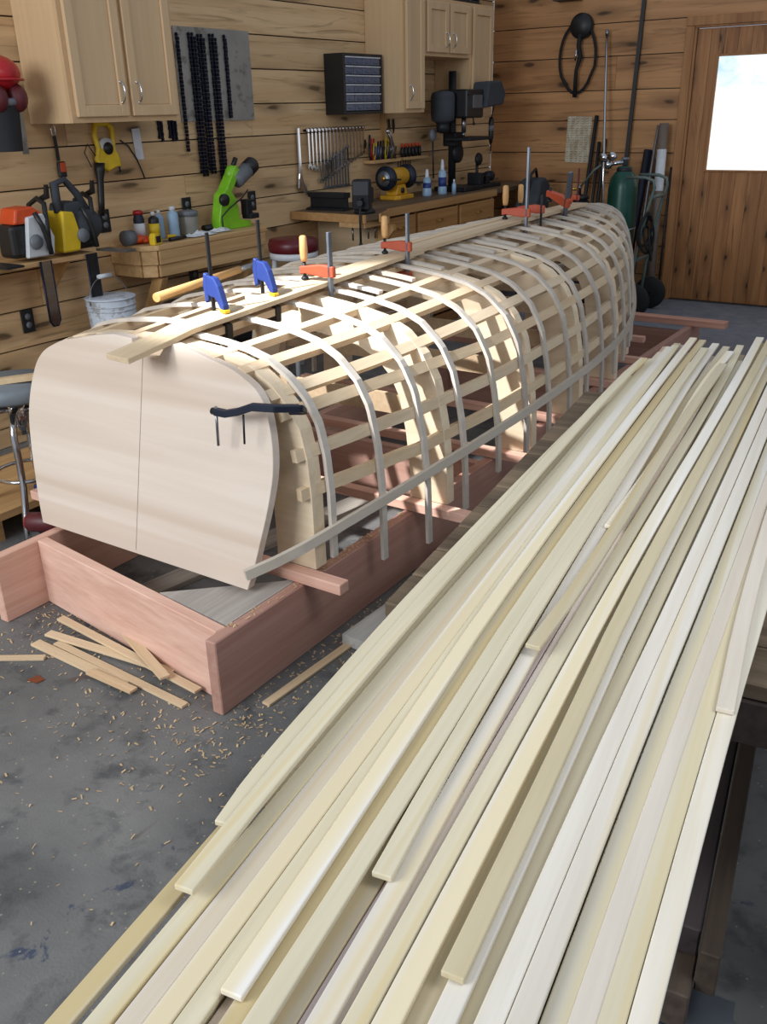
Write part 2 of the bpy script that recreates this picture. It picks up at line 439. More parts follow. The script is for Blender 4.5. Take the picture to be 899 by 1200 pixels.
cabinet('tall narrow maple wall cabinet right of the black parts organizer',5.85,6.13,1.50,2.42,[(.03,.26,.06)])
cabinet('short maple two-door wall cabinet hung high above the drill press',6.132,6.80,1.865,2.235,[(.025,.325,.285),(.345,.64,.385)])
cabinet('tall narrow maple wall cabinet nearest the room corner behind the drill press',6.802,7.18,1.51,2.235,[(.03,.35,None)])
# black crate on short cabinet
t=thing('storage_crate','black crate with a white panel on top of the high wall cabinet','crate',(XW+.14,6.22,2.236))
mb=MB(); mb.bb((0,0,0),(.16,.75,.02))
for a,b in(((0,0,.02),(.16,.015,.2)),((0,.735,.02),(.16,.75,.2)),((0,.015,.02),(.012,.735,.2))): mb.bb(a,b)
for z in(.03,.09,.15): mb.bb((.148,.015,z),(.16,.735,z+.04))
mb.build('basket',M['black'],t,bev=.004)
MB().bb((.161,.42,.02),(.165,.6,.18)).build('label_panel',M['white'],t)
# ---------------------------------------------------------------- parts organizer
t=thing('parts_organizer','black small-parts organizer with clear drawers hung on the board wall','organizer',(XW,5.36,1.50))
mb=MB(); W=.46;H=.37;D=.16
mb.bb((.001,0,0),(D,.02,H));mb.bb((.001,W-.02,0),(D,W,H));mb.bb((.001,.02,0),(D,W-.02,.018));mb.bb((.001,.02,H-.018),(D,W-.02,H));mb.bb((.001,.02,.018),(.012,W-.02,H-.018))
for r in range(1,6): mb.bb((.012,.02,.018+r*.0557-.002),(D,W-.02,.018+r*.0557+.002))
mb.build('shell',M['black'],t,bev=.003)
M['drawer_clear']=solid('smoky clear plastic',(92,102,126),.22)
for r in range(6):
    for c in range(4):
        y=.024+c*.1035; z=.022+r*.0557
        mb=MB(); mb.bb((.03,y,z),(D-.004,y+.098,z+.045)); mb.bb((D-.004,y+.03,z+.012),(D+.006,y+.068,z+.02))
        d=mb.build('drawer',M['drawer_clear'],t,bev=.002)
        MB().bb((D-.004,y,z+.043),(D+.004,y+.098,z+.05)).build('drawer_lip',M['white'],d,col=None)
# ---------------------------------------------------------------- sheet panel with chains
tag(MB().bb((0,0,0),(.006,.62,.48)).build('sheet_panel',M['sheet'],loc=(XW+.001,4.0,1.487)),'grey rectangular backing sheet screwed to the wall behind the hanging saw chains','panel')
M['chain']=solid('blued chain steel',(34,40,58),.4,.7,scale=60)
def chain(y,z0,z1,w,loops,label,group='saw chains hanging on the grey sheet',x=.012):
    t=thing('saw_chain',label,'saw chain',(XW+x,y,z0),0,group)
    for q in range(loops):
        mb=MB(); yy=(q-(loops-1)/2)*.02; h=z1-z0; n=int((abs(h)*2+.1)/.021); pts=[]
        L=abs(h)
        for k in range(n):
            s=k/n
            if s<.5: pts.append((.004+q*.006,yy-w/2+ (w*.1)*math.sin(s*2*PI),-L*(s*2)))
            else: pts.append((.004+q*.006,yy+w/2,-L*(2-s*2)))
        for i,p in enumerate(pts):
            mb.box(p,(.011,.013 if i%2 else .009,.018))
            if i%3==0: mb.box((p[0],p[1]+(.008 if p[1]>yy else -.008),p[2]),(.004,.007,.010))
        mb.build('chain_loop',M['chain'],t)
    nb=MB(); nb.cyl((-.013,0,-.004),(.03,0,0),.002,n=6); nb.build('nail',M['steel'],t)
    return t
chain(4.02,1.925,1.33,.006,1,'single thin saw chain at the left edge of the grey sheet')
chain(4.13,1.93,1.20,.020,2,'thick long saw chain loop, second from left on the grey sheet')
chain(4.20,1.925,1.21,.016,2,'saw chain loops in the middle of the grey sheet')
chain(4.295,1.93,1.09,.018,2,'longest saw chain, reaching below the grey sheet at right')
chain(4.40,1.93,1.50,.010,1,'short saw chain alone at the right of the grey sheet')
chain(3.83,1.50,1.40,.022,1,'small coiled chain under the left cabinet, nearer the label card','small chains under the cabinet',x=.002)
chain(3.92,1.50,1.40,.022,2,'small coiled chain under the left cabinet beside the grey sheet','small chains under the cabinet',x=.002)
# card
tag(MB().box((0,0,0),(.004,.055,.155),Matrix.Rotation(.05,3,'X')).build('paper_card',M['white'],loc=(XW+.005,3.655,1.385)),'blank white paper card pinned under the left wall cabinet','card')
# tape reel
t=thing('tape_reel','yellow open-reel measuring tape hanging under the left wall cabinet','tape measure',(XW+.03,3.41,1.375))
mb=MB()
fr=[(-.05,.115),(.03,.12),(.06,.09),(.055,.03),(.045,.0),(.07,-.05),(.075,-.085),(.05,-.08),(.0,-.10),(-.05,-.075),(-.065,-.05),(-.045,0),(-.06,.06)]
mb.tube([(0,a,b) for a,b in fr],.014,8,closed=True); mb.prism([(.05,.0),(.075,-.085),(.0,-.10),(-.065,-.05),(-.045,0)],'X',-.005,.012); mb.build('frame',M['yellow'],t)
MB().lathe([(.06,-.012),(.062,0),(.06,.008)],(.0,0.005,-.01),'X',24).build('tape_spool',M['white'],t)
MB().lathe([(.03,.014),(.03,.02),(0,.022)],(0,.005,0),'X',16,rot=None).build('hub',M['black'],t)
MB().cyl((.004,.072,-.085),(.004,.074,-.12),.005).build('hook',M['iron'],t)
# flashlight
t=thing('flashlight','long black flashlight hanging behind the yellow tape reel','flashlight',(XW+.035,3.33,1.12))
MB().lathe([(.015,-.07),(.017,.0),(.018,.11),(.026,.15),(.027,.19)],(0,0,0),'Z',16,rot=Matrix.Rotation(-.12,3,'X')).build('tube_body',M['black'],t)
MB().tube([(0,-.03,.17),(-.015,-.05,.24),(-.02,-.02,.28),(0,.02,.2)],.003,6).build('wrist_strap',M['black'],t)
MB().lathe([(.024,0),(0,.001)],(0,.023,.189),'Z',16).build('lens',M['white'],t)
tag(MB().tube([(0,0,0),(0,.05,-.03),(0,.1,-.1),(0,.13,-.17),(0,.14,-.2)],.004,8).build('cable',M['black'],loc=(XW+.012,3.53,1.41)),'thin black cord hanging right of the yellow tape reel','cord')
# carabiner remote
t=thing('key_remote','small orange-faced remote hanging from a carabiner clip on the left wall','remote',(XW+.02,3.115,1.30))
MB().tube([(0,.01*math.cos(k*PI/6)*1.2-.005,.17+.03*math.sin(k*PI/6)) for k in range(12)],.003,6,closed=True).build('carabiner',M['chrome'],t)
mb=MB(); mb.sweep([(0,-.004,.145),(0,.0,.09),(0,0,.03)],.016,.006,up=(1,0,0)); mb.build('strap',M['black'],t)
MB().box((0,.012,-.01),(.02,.045,.075)).build('case',M['black'],t,bev=.008,seg=2)
MB().box((.011,.012,0),(.004,.032,.045)).build('face_plate',M['orange'],t,bev=.003)
# ear muffs helmet + bin at far left
t=thing('safety_helmet','red safety helmet with ear muffs at the far left edge on the wall','helmet',(XW+.14,2.765,1.59))
MB().ball((0,0,.12),.10,18,(1,1.0,.75)).build('shell',M['red'],t)
MB().lathe([(.112,0),(.112,.008),(.09,.012)],(0,0,.09),'Z',24).build('brim',M['red'],t)
for s in(0,1): MB().ball((.05,.045-.1*s,.02),.06,14,(.8,.8,1)).build('ear_cup',M['reddark'],t)
t=thing('wall_bin','dark grey wall bin below the red safety helmet','bin',(XW+.13,2.755,1.39))
mb=MB(); mb.lathe([(.07,0),(.085,.2),(.09,.2),(.09,.215),(.08,.215),(.07,.02)],(0,0,0),'Z',20); mb.build('bucket_body',M['dgrey'],t)
MB().lathe([(.091,.19),(.097,.2),(.097,.215),(.091,.22)],(0,0,0),'Z',20).build('rim',M['grey'],t)
mb=MB(); mb.bb((0,0,-.09),(.003,.035,.14))
for k in range(11): mb.bb((.003,.008,-.08+k*.02),(.0045,.035,-.077+k*.02))
tag(mb.build('ruler',M['sheet'],loc=(XW+.001,2.93,1.46)),'thin vertical ruler on the left wall beside the dark bin','ruler')
# outlets
def outlet(y,z,label):
    t=thing('wall_outlet',label,'outlet',(XW,y,z),0,'black double wall outlets')
    MB().bb((.001,-.036,-.058),(.009,.036,.058)).build('cover_plate',M['black'],t,bev=.003)
    for s in(-1,1):
        p=MB(); p.lathe([(.016,.009),(.016,.0125),(.0,.0126)],(0,0,s*.021),'X',14); p=p.build('socket',M['grey'],t)
outlet(3.36,1.02,'black wall outlet behind the chainsaws on the left wall')
outlet(3.97,1.03,'black wall outlet behind the plastic jar on the mitre bench')
outlet(4.54,1.02,'black wall outlet behind the lime green chain grinder')
outlet(2.79,.60,'black wall outlet low on the wall below the chainsaw shelf')
outlet(3.97,.63,'black wall outlet low on the wall under the mitre bench')
# ---------------------------------------------------------------- chainsaw shelf
t=thing('wall_shelf','narrow wall shelf carrying the two chainsaws at far left','shelf',(XW,2.3,.90))
MB().bb((.001,0,-.01),(.25,.78,.012)).build('shelf_board',M['benchw'],t,bev=.002)
for y in(.12,.62):
    MB().prism([(.003,-.011),(.22,-.011),(.19,-.04),(.03,-.2),(.003,-.2)],'Y',y,y+.02).build('bracket',M['benchz'],t)
def chainsaw(y,body,top,label,barlen,blade,style=0):
    t=thing('chainsaw',label,'chainsaw',(XW+.17,y,.912),0)
    mb=MB(); mb.bb((-.06,-.13,.02),(.06,.09,.17)); mb.build('engine_housing',M['black'],t,bev=.02,seg=2)
    if style: 
        MB().prism([(-.15,.02),(-.05,.02),(-.035,.09),(-.06,.20),(-.13,.21)],'X',-.03,.09).build('side_cover',M[body],t,bev=.008)
        MB().ball((.03,.03,.13),.10,16,(.8,1,.85)).build('motor_cover',M['dgrey'],t)
        MB().tube([(.05,-.12,.20),(.05,-.12,.33),(.05,-.06,.345),(.05,-.0,.28),(.05,.05,.19)],[.02,.022,.016,.018,.02],10).build('loop_guard',M['dgrey'],t)
    else: MB().prism([(-.08,.02),(.07,.02),(.085,.10),(.04,.21),(-.05,.20)],'X',.06,.085).build('side_cover',M[body],t,bev=.006)
    mb=MB(); mb.prism([(-.11,.17),(.03,.17),(.05,.21),(0,.245),(-.09,.24)],'X',-.05,.065); mb.build('top_cover',M[top],t,bev=.01,seg=2)
    MB().tube([(-.05,.06,.05),(-.075,.065,.13),(-.06,.075,.24),(0,.08,.27),(.06,.07,.25),(.085,.05,.16),(.09,.04,.05)],.012,8).build('front_handle',M['black'],t)
    MB().tube([(.10,-.02,.22),(.115,-.0,.16),(.115,.02,.09),(.11,.03,.03)],.012,8).build('rear_handle',M['black'],t)
    MB().prism([(-.02,.25),(.05,.27),(.055,.33),(.04,.33),(.03,.29),(-.02,.27)],'Y',.10,.115).build('hand_guard',M['black'],t)
    mb=MB(); mb.lathe([(.03,0),(.035,.01),(.03,.02)],(.085,-.03,.09),'X',14); mb.build('starter_cap',M['grey'],t)
    b=MB(); b.prism([(-.025,-.0),(.025,0),(.025,-barlen+.02),(.012,-barlen),(-.012,-barlen),(-.025,-barlen+.02)],'X',.092,.098); b=b.build('guide_bar',M[blade],t)
    c=MB(); c.tube([(.095,-.03,0),(.095,-.03,-barlen+.02),(.095,-.014,-barlen-.004),(.095,.014,-barlen-.004),(.095,.03,-barlen+.02),(.095,.03,0)],.005,6); c.build('cutting_chain',M['chain'],b)
    return t
chainsaw(2.76,'white','orange','orange and white chainsaw on the wall shelf, its bar pointing down',.30,'chrome')
chainsaw(3.03,'yellow','dgrey','black and yellow chainsaw beside the mitre bench, dark bar hanging down',.29,'black',1)
# second yellow chainsaw handle tray
tag(MB().prism([(0,0),(.2,.02),(.2,.08),(.02,.06)],'Z',0,.012).build('metal_tray',M['steel'],loc=(XW+.22,3.10,.913)),'flat grey metal plate lying beside the yellow chainsaw','plate')
tag(MB().prism([(0,0),(.22,.0),(.22,.09),(.0,.09)],'Z',0,.01).build('metal_tray',M['iron'],loc=(XW+.12,2.50,.913)),'flat dark plate lying left of the orange chainsaw','plate')
# ---------------------------------------------------------------- mitre bench
t=thing('mitre_bench','small wooden wall-mounted bench under the left cabinet holding bottles and grinder','bench',(XW,3.37,0))
top=[(.002,0),(.24,.0),(.30,.07),(.30,.95),(.16,1.08),(.002,1.08)]
MB().prism(top,'Z',.872,.90).build('bench_top',M['benchw'],t,bev=.003)
def rim(z0,z1,ins,nm):
    mb=MB(); pts=[(.002,ins),(.24-ins,ins),(.30-ins,.07+ins*.3),(.30-ins,.95-ins)]
    for a,b in zip(pts[:-1],pts[1:]):
        mb.sweep([(a[0],a[1],(z0+z1)/2),(b[0],b[1],(z0+z1)/2)],.035,z1-z0)
    return mb.build(nm,M['benchw'],t,bev=.002)
rim(.80,.871,.018,'apron'); rim(.735,.799,.03,'lower_apron')
for y in(.12,.85):
    MB().sweep([(.24,y,.735),(.17,y,.60),(.03,y,.36)],.045,.07,up=(0,0,1)).build('brace',M['benchz'],t,bev=.002)
BZ=.90
def bottle(y,x,h,r,mat,cap,label,capmat,neck=.35,lab=None,cat='bottle',name='bottle'):
    t=thing(name,label,cat,(x,y,BZ))
    MB().lathe([(r*.94,0),(r,.006),(r,h*.72),(r*.9,h*.78),(r*neck,h*.86),(r*neck,h*.9),(0,h*.9)],(0,0,0),'Z',20).build('bottle_body' if cat=='bottle' else 'can_body',M[mat],t)
    MB().lathe([(r*neck*1.15,h*.87),(r*neck*1.15,h*.97),(r*neck*.8,h),(0,h)],(0,0,0),'Z',16).build('cap',M[capmat],t)
    if lab: MB().lathe([(r*1.01,h*.18),(r*1.02,h*.6)],(0,0,0),'Z',20).build('bottle_label',M[lab],t)
    return t
bottle(3.50,-3.90,.165,.029,'navy','red','dark spray can with red cap and pale label, leftmost of the bench bottles','red',.8,'white')
bottle(3.585,-3.88,.15,.029,'black','white','dark bottle with a yellow label and white cap on the mitre bench','white',.35,'yellow')
bottle(3.665,-3.92,.15,.024,'lblue','white','slim pale blue bottle between the yellow-labelled and the clear white bottles','white',.35)
bottle(3.73,-3.88,.165,.030,'lblue','white','tallest pale blue-white bottle on the mitre bench','white',.5)
t=thing('storage_jar','squat clear plastic jar of parts on the mitre bench','jar',(-3.90,3.865,BZ))
M['jar']=solid('cloudy jar plastic',(150,148,138),.3)
MB().lathe([(.052,0),(.055,.01),(.055,.10),(.052,.11)],(0,0,0),'Z',24).build('jar_body',M['jar'],t)
MB().lathe([(.058,.10),(.058,.125),(.05,.13),(0,.13)],(0,0,0),'Z',24).build('lid',M['grey'],t)
t=thing('tube_tool','dark tube with yellow stripe lying behind the papers on the mitre bench','tool',(-3.90,3.98,BZ+.019))
MB().cyl((0,0,0),(.01,.17,0),.018).build('tube_body',M['black'],t)
MB().cyl((.0065,.105,0),(.0082,.135,0),.0188).build('stripe_band',M['yellow'],t)
MB().cyl((.01,.17,0),(.012,.2,0),.012).build('nozzle',M['steel'],t)
t=thing('tape_measure','small yellow and black tape measure at the front of the mitre bench','tape measure',(-3.745,3.46,BZ),.2)
MB().prism([(-.035,0),(.035,0),(.035,.035),(.01,.06),(-.025,.06),(-.035,.04)],'X',-.018,.018).build('case',M['yellow'],t,bev=.006,seg=2)
MB().bb((.0185,-.02,.012),(.0205,.02,.045)).build('side_pad',M['black'],t)
t=thing('work_glove','orange cloth glove with grey cuff lying at the left end of the mitre bench','glove',(-3.86,3.44,BZ))
mb=MB(); mb.ball((0,0,.025),.045,14,(1,1.2,.5)); 
mb.build('palm',M['orange'],t)
for k in range(4): MB().tube([(-.03+.02*k,.03,.024),(-.035+.022*k,.075,.022),(-.03+.02*k,.105,.014)],[.012,.011,.008],8).build('finger',M['orange'],t)
MB().tube([(.04,.0,.02),(.06,.02,.018),(.065,.045,.013)],[.012,.011,.008],8).build('thumb',M['orange'],t)
MB().lathe([(.04,-.09),(.038,-.03)],(0,0,.038),'Y',14).build('cuff',M['grey'],t)
mb=MB(); mb.bb((-.012,0,0),(.012,.24,.004)); tag(mb.build('metal_rule',M['steel'],loc=(-3.80,3.52,BZ+.001)),'steel rule lying flat behind the yellow tape measure','ruler')
mb=MB(); mb.cyl((0,0,.012),(0,.12,.012),.011,.009); tag(mb.build('marker_pen',M['black'],loc=(-3.765,3.58,BZ)),'black marker lying beside the yellow tape measure','marker')
tag(MB().box((0,0,.012),(.03,.04,.022)).build('small_block',M['yellow'],loc=(-3.84,3.67,BZ+.001),bev=.003),'small yellow block in front of the pale bottles','block')
def crumple(name,label,x,y,sx,sy,seed,mat='white'):
    random.seed(seed); mb=MB(); n=9; vs=[];fs=[]
    for i in range(n):
        for j in range(n):
            vs.append(((i/(n-1)-.5)*sx+random.uniform(-.008,.008),(j/(n-1)-.5)*sy+random.uniform(-.01,.01),.004+random.uniform(0,.03)*math.sin(PI*i/(n-1))*math.sin(PI*j/(n-1))+.001))
    for i in range(n-1):
        for j in range(n-1): fs.append((i*n+j,i*n+j+1,(i+1)*n+j+1,(i+1)*n+j))
    mb.add(vs,fs); tag(mb.build(name,M[mat],loc=(x,y,BZ)),label,'paper')
crumple('crumpled_paper','crumpled white paper spread before the jar on the mitre bench',-3.80,3.84,.11,.2,3)
crumple('crumpled_paper','crumpled white paper nearest the lime green grinder',-3.82,4.03,.10,.13,5)
# green chain grinder
t=thing('chain_grinder','lime green bench-top saw chain grinder with grey motor','grinder',(-3.86,4.17,BZ))
mb=MB(); mb.prism([(-.13,0),(.14,0),(.14,.035),(.05,.05),(.03,.16),(-.03,.24),(-.09,.20),(-.13,.06)],'X',-.03,.04); mb.build('base_casting',M['green'],t,bev=.006,seg=2)
mb=MB(); mb.sweep([(0,-.06,.17),(0,.02,.27),(.0,.07,.335)],.05,.07,up=(1,0,0)); mb.ball((0,.05,.30),.05,14,(.8,1,1)); mb.build('swing_arm',M['green'],t,bev=.005)
R=Matrix.Rotation(-.45,3,'X')
MB().lathe([(.0,-.02),(.042,-.02),(.045,0),(.045,.11)],(.02,.07,.27),'Y',20,rot=Matrix.Rotation(.5,3,'X')).build('motor',M['grey'],t)
MB().lathe([(.047,.10),(.047,.16),(.035,.175),(0,.176)],(.02,.07,.27),'Y',20,rot=Matrix.Rotation(.5,3,'X')).build('motor_cap',M['black'],t)
MB().cyl((0,.06,.34),(0,.09,.385),.014).build('handle_knob',M['black'],t)
MB().lathe([(.0,-.012),(.032,-.012),(.034,0),(.032,.012),(0,.013)],(.05,-.09,.17),'X',20).build('adjust_knob',M['black'],t)
MB().tube([(.05,.12,.21),(.06,.05,.17),(.055,-.06,.12),(.05,-.12,.08),(.05,-.12,.02)],.004,6).build('power_cord',M['black'],t)
mb=MB(); mb.box((.02,.13,.11),(.05,.05,.09)); mb.box((.03,.15,.06),(.07,.08,.03)); mb.build('vise_clamp',M['iron'],t,bev=.004)
# under bench tote
t=thing('storage_tote','large black tote in the shadow under the mitre bench','tote',(XW+.245,3.74,0))
mb=MB(); mb.lathe([(.17,0),(.21,.44),(.23,.45),(.23,.5),(.20,.55),(0,.58)],(0,0,0),'Z',28); mb.build('tote_body',M['black'],t)
MB().tube([(.0,-.22,.42),(.06,-.26,.44),(.0,-.28,.46),(-.06,-.26,.44)],.008,8).build('carry_handle',M['blackrub'],t)
t=thing('canister_vacuum','black machine with hose standing under the far end of the mitre bench','vacuum',(XW+.18,4.09,0))
mb=MB(); mb.lathe([(.09,.06),(.115,.1),(.115,.4),(.09,.50),(0,.53)],(0,0,0),'Z',24); mb.build('tank_body',M['black'],t)
MB().tube([(.05,-.03,.5),(.09,-.05,.60),(.12,.0,.62),(.13,.06,.5),(.12,.08,.3)],.018,8).build('hose',M['blackrub'],t)
for k in range(3): MB().lathe([(.03,0),(.03,.02)],(.08*math.cos(k*2.1),.08*math.sin(k*2.1)-.0,.03),'Y',12).build('caster',M['blackrub'],t)
# bucket on crate
t=thing('wooden_crate','plain wooden box under the white bucket by the left wall','crate',(-3.70,3.07,0))
MB().bb((-.19,-.2,0),(.19,.2,.34)).build('box_panels',M['benchz'],t,bev=.004,col=(.6,.6,.6))
for s in(-1,1):MB().bb((.19,-.2,.17+s*.12-.03),(.205,.2,.17+s*.12+.03)).build('batten',M['benchw'],t,bev=.002)
t=thing('plastic_bucket','stained white plastic bucket with raised wire bail below the mitre bench','bucket',(-3.70,3.07,.341))
MB().lathe([(.098,0),(.102,.004),(.122,.36),(.118,.36),(.096,.01),(0,.01)],(0,0,0),'Z',36).build('pail',M['bucket'],t)
mb=MB()
for z,r in((.356,.126),(.322,.1225),(.30,.121)): mb.lathe([(r-.006,z-.005),(r,z-.003),(r,z+.003),(r-.006,z+.005)],(0,0,0),'Z',36)
mb.build('rim_rings',M['bucket'],t)
pts=[]
for k in range(15):
    a=PI*k/14; p=V(.0,.128*math.cos(a),.13*math.sin(a)); p=Matrix.Rotation(-.15,3,'Y')@p; pts.append(p+V(0,0,.33))
bl=MB(); bl.tube(pts,.0025,6); bl=bl.build('bail',M['steel'],t)
p=pts[7]; MB().cyl(p+V(0,-.04,0),p+V(0,.04,0),.011).build('grip',M['white'],bl)
# small stool red
def stool(name,label,loc,seatmat,legmat,h,r,legs=4,spread=1.25,skirt=True):
    t=thing(name,label,'stool',loc)
    MB().lathe([(r*.96,h-.08),(r,h-.07),(r*1.02,h-.035),(r*.95,h-.006),(r*.7,h),(0,h+.003)],(0,0,0),'Z',32).build('seat',M[seatmat],t)
    if skirt: MB().lathe([(r*.9,h-.12),(r*.97,h-.115),(r*.97,h-.08)],(0,0,0),'Z',32).build('seat_band',M[legmat],t)
    for k in range(legs):
        a=2*PI*k/legs+.6
        MB().tube([(r*.75*math.cos(a),r*.75*math.sin(a),h-.08),(r*spread*math.cos(a),r*spread*math.sin(a),.01)],.016,10).build('leg',M[legmat],t)
    for z,q in((h*.4,.62),):
        rr=r*(.75+(spread-.75)*(1-z/h))
        MB().tube([(rr*math.cos(2*PI*k/24),rr*math.sin(2*PI*k/24),z) for k in range(24)],.008,8,closed=True).build('foot_ring',M[legmat],t)
    return t
stool('round_stool','round stool with maroon vinyl seat and white legs between the two benches',(-3.58,4.40,0),'maroon','white',.835,.15)
# ---------------------------------------------------------------- long bench
t=thing('workbench','long dark-topped workbench with wood drawers along the left wall','workbench',(0,0,0))
tp=[(XW+.002,4.92),(-3.38,4.90),(-3.36,5.0),(-3.43,5.22),(-3.48,5.27),(-3.50,6.9),(-3.52,7.76),(XW+.002,7.76)]
MB().prism(tp,'Z',.885,.92).build('worktop',M['benchtop'],t,bev=.003)
mb=MB(); mb.sweep([(XW+.01,4.915,.897),(-3.385,4.893,.897)],.012,.05); mb.sweep([(-3.35,5.0,.897),(-3.425,5.22,.897),(-3.472,5.27,.897),(-3.492,6.9,.897)],.012,.05); mb.build('edge_strip',M['benchw'],t,col=(.8,.7,.6))
MB().bb((-3.6,4.9,.84),(-3.40,5.19,.884)).build('vise_block',M['benchw'],t,bev=.002)
MB().bb((XW+.005,5.20,0),(-3.5,5.222,.884)).build('end_panel',M['ply'],t,col=(.8,.75,.66))
MB().bb((XW+.005,6.87,0),(-3.52,6.89,.884)).build('end_panel',M['ply'],t,col=(.8,.75,.66))
mb=MB(); mb.bb((-3.53,5.222,.86),(-3.505,6.87,.884)); mb.bb((-3.53,5.222,.69),(-3.505,6.87,.705)); mb.bb((-3.53,5.222,.0),(-3.505,6.87,.08)); 
for y in(5.222,5.672,6.277): mb.bb((-3.53,y,.08),(-3.505,y+.025,.86))
mb.build('face_frame',M['oak'],t,col=(.7,.62,.55))
for y0,y1 in((5.25,5.66),(5.70,6.265),(6.305,6.86)):
    for z0,z1 in((.71,.855),(.40,.685),(.10,.375)):
        d=MB().bb((-3.512,y0,z0),(-3.488,y1,z1)).build('drawer',M['oak'],t,bev=.008,seg=2)
        h=MB(); ym=(y0+y1)/2;zm=(z0+z1)/2
        h.tube([(-3.488,ym-.04,zm),(-3.468,ym-.03,zm-.004),(-3.465,ym,zm-.006),(-3.468,ym+.03,zm-.004),(-3.488,ym+.04,zm)],.004,6); h.build('handle',M['brass'],d)
for i,y in enumerate((4.98,5.05,5.1,5.15)):
    if i==1: continue
    MB().cyl((-3.55+.02*i,y,.839),(-3.55+.02*i,y,.75),.006).build('bolt',M['steel'],t)
MB().prism([(-3.50,.835),(-3.36,.835),(-3.36,.80),(-3.47,.68),(-3.5,.68)],'Y',5.205,5.23,f=lambda u,v,w:(u,w-.03,v)).build('corner_bracket',M['benchz'],t)
Z2=.92
# vise
t=thing('bench_vise','black cast iron bench vise bolted at the near corner of the long workbench','vise',(-3.47,5.0,Z2),-1.15)
mb=MB(); mb.lathe([(.07,0),(.07,.015),(.05,.03),(.045,.07)],(-.02,0,0),'Z',20); mb.prism([(-.09,.06),(.03,.06),(.04,.12),(.035,.2),(.0,.21),(-.02,.16),(-.09,.15)],'Y',-.05,.05); mb.build('body',M['iron'],t,bev=.005)
mb=MB(); mb.prism([(.05,.03),(.10,.03),(.11,.12),(.10,.205),(.05,.21),(.045,.12)],'Y',-.055,.055); mb.bb((.0,-.03,.06),(.05,.03,.11)); mb.build('front_jaw',M['iron'],t,bev=.006)
mb=MB(); mb.cyl((.10,0,.075),(.15,0,.075),.018); mb.build('screw',M['iron'],t)
h=MB(); h.cyl((.14,0,.10),(.145,.0,-.17),.007); h.ball((.145,0,-.175),.013,8); h.ball((.14,0,.10),.013,8); h.build('bar_handle',M['iron'],t)
# rail anvil
mb=MB(); mb.prism([(-.06,0),(.06,0),(.06,.012),(.01,.02),(.01,.075),(.035,.08),(.035,.11),(-.035,.11),(-.035,.08),(-.01,.075),(-.01,.02),(-.06,.012)],'X',0,.30)
tag(mb.build('steel_rail',M['iron'],loc=(-3.97,5.10,Z2+.001)),'short dark length of steel rail lying between wrenches and vise','rail')
# wrenches
def wrench_bm(L,w=.022,r=.016,ring=True):
    mb=MB(); 
    mb.prism([(-w*.3,-r),(w*.3,-r),(w*.22,-L+r*1.5),(-w*.22,-L+r*1.5)],'X',.004,.010)
    mb.lathe([(r*.55,.003),(r,.003),(r,.012),(r*.55,.012)],(0,0,-r*.6),'X',14)
    h=r*1.15
    mb.prism([(-h,-L+h*1.6),(h,-L+h*1.6),(h,-L+.2*h),(h*.55,-L),(h*.35,-L+.9*h),(-h*.35,-L+.9*h),(-h*.55,-L),(-h,-L+.2*h)],'X',.003,.011)
    return mb
N=17
for i in range(N):
    s=i/(N-1); y=5.13+s*.64; L=.385-.20*s if i>2 else .24
    if i<=2: L=.25+.01*i
    o=wrench_bm(L,.026-.008*s,.017-.005*s).build('combination_wrench',M['chrome'],loc=(XW+.012,y,1.42))
    tag(o,'chrome combination wrench hanging in the long graded row under the parts organizer','wrench','chrome wrenches in the upper row')
for i in range(9):
    s=i/8; L=.17+.10*s
    o=wrench_bm(L,.022,.011).build('combination_wrench',M['galv'],loc=(XW+.012,5.30+s*.27,1.03+L))
    tag(o,'dull short wrench standing in the lower row behind the steel rail and vise','wrench','dull wrenches in the lower row')
t=thing('wrench_rack','slim rail holding the upper row of wrenches on the wall','rack',(XW,5.10,1.405))
MB().bb((.0015,0,.0),(.004,.70,.012)).build('rail_bar',M['iron'],t)
t=thing('adjustable_wrench','big chrome adjustable wrench hanging left of the wrench row','wrench',(XW+.012,5.02,1.43))
mb=MB(); mb.prism([(-.012,0),(.012,0),(.014,-.28),(.03,-.33),(.045,-.37),(.04,-.40),(.0,-.395),(-.03,-.37),(-.022,-.31),(-.014,-.28)],'X',0,.016); mb.build('wrench_body',M['chrome'],t,bev=.003)
MB().prism([(.03,-.34),(.055,-.36),(.075,-.41),(.06,-.42),(.045,-.38)],'X',.001,.015).build('jaw',M['steel'],t,bev=.002)
# yellow bench grinder
t=thing('bench_grinder','golden yellow double-wheel bench grinder on the long workbench','grinder',(-3.82,5.93,Z2))
Rz=0
mb=MB(); mb.prism([(-.07,-.12),(.07,-.12),(.09,-.08),(.09,.10),(.05,.13),(-.07,.13)],'Z',0,.03); mb.prism([(-.08,.03),(.08,.03),(.05,.10),(-.05,.10)],'X',-.045,.05); mb.build('base',M['yellowor'],t,bev=.006)
MB().lathe([(.055,-.10),(.062,-.08),(.062,.08),(.055,.10)],(0,0,.155),'Y',24).build('motor',M['yellowor'],t)
for s in(-1,1):
    MB().lathe([(.03,s*.11),(.082,s*.115),(.084,s*.15),(.03,s*.155)],(0,0,.15),'Y',28).build('wheel_guard',M['navy'],t)
    w=MB().lathe([(0,s*.1555),(.055,s*.156),(.05,s*.17),(0,s*.171)],(0,0,.15),'Y',28).build('grinding_wheel',M['galv'],t)
    MB().lathe([(.0,s*.17),(.022,s*.172),(.018,s*.18),(0,s*.181)],(0,0,.15),'Y',14).build('arbor_nut',M['brass'],w)
MB().lathe([(.0,.05),(.02,.052),(.02,.06),(0,.061)],(0,.0,.06),'X',14).build('switch',M['black'],t)
MB().bb((.02,-.19,.14),(.12,-.12,.15)).build('tool_rest',M['iron'],t)
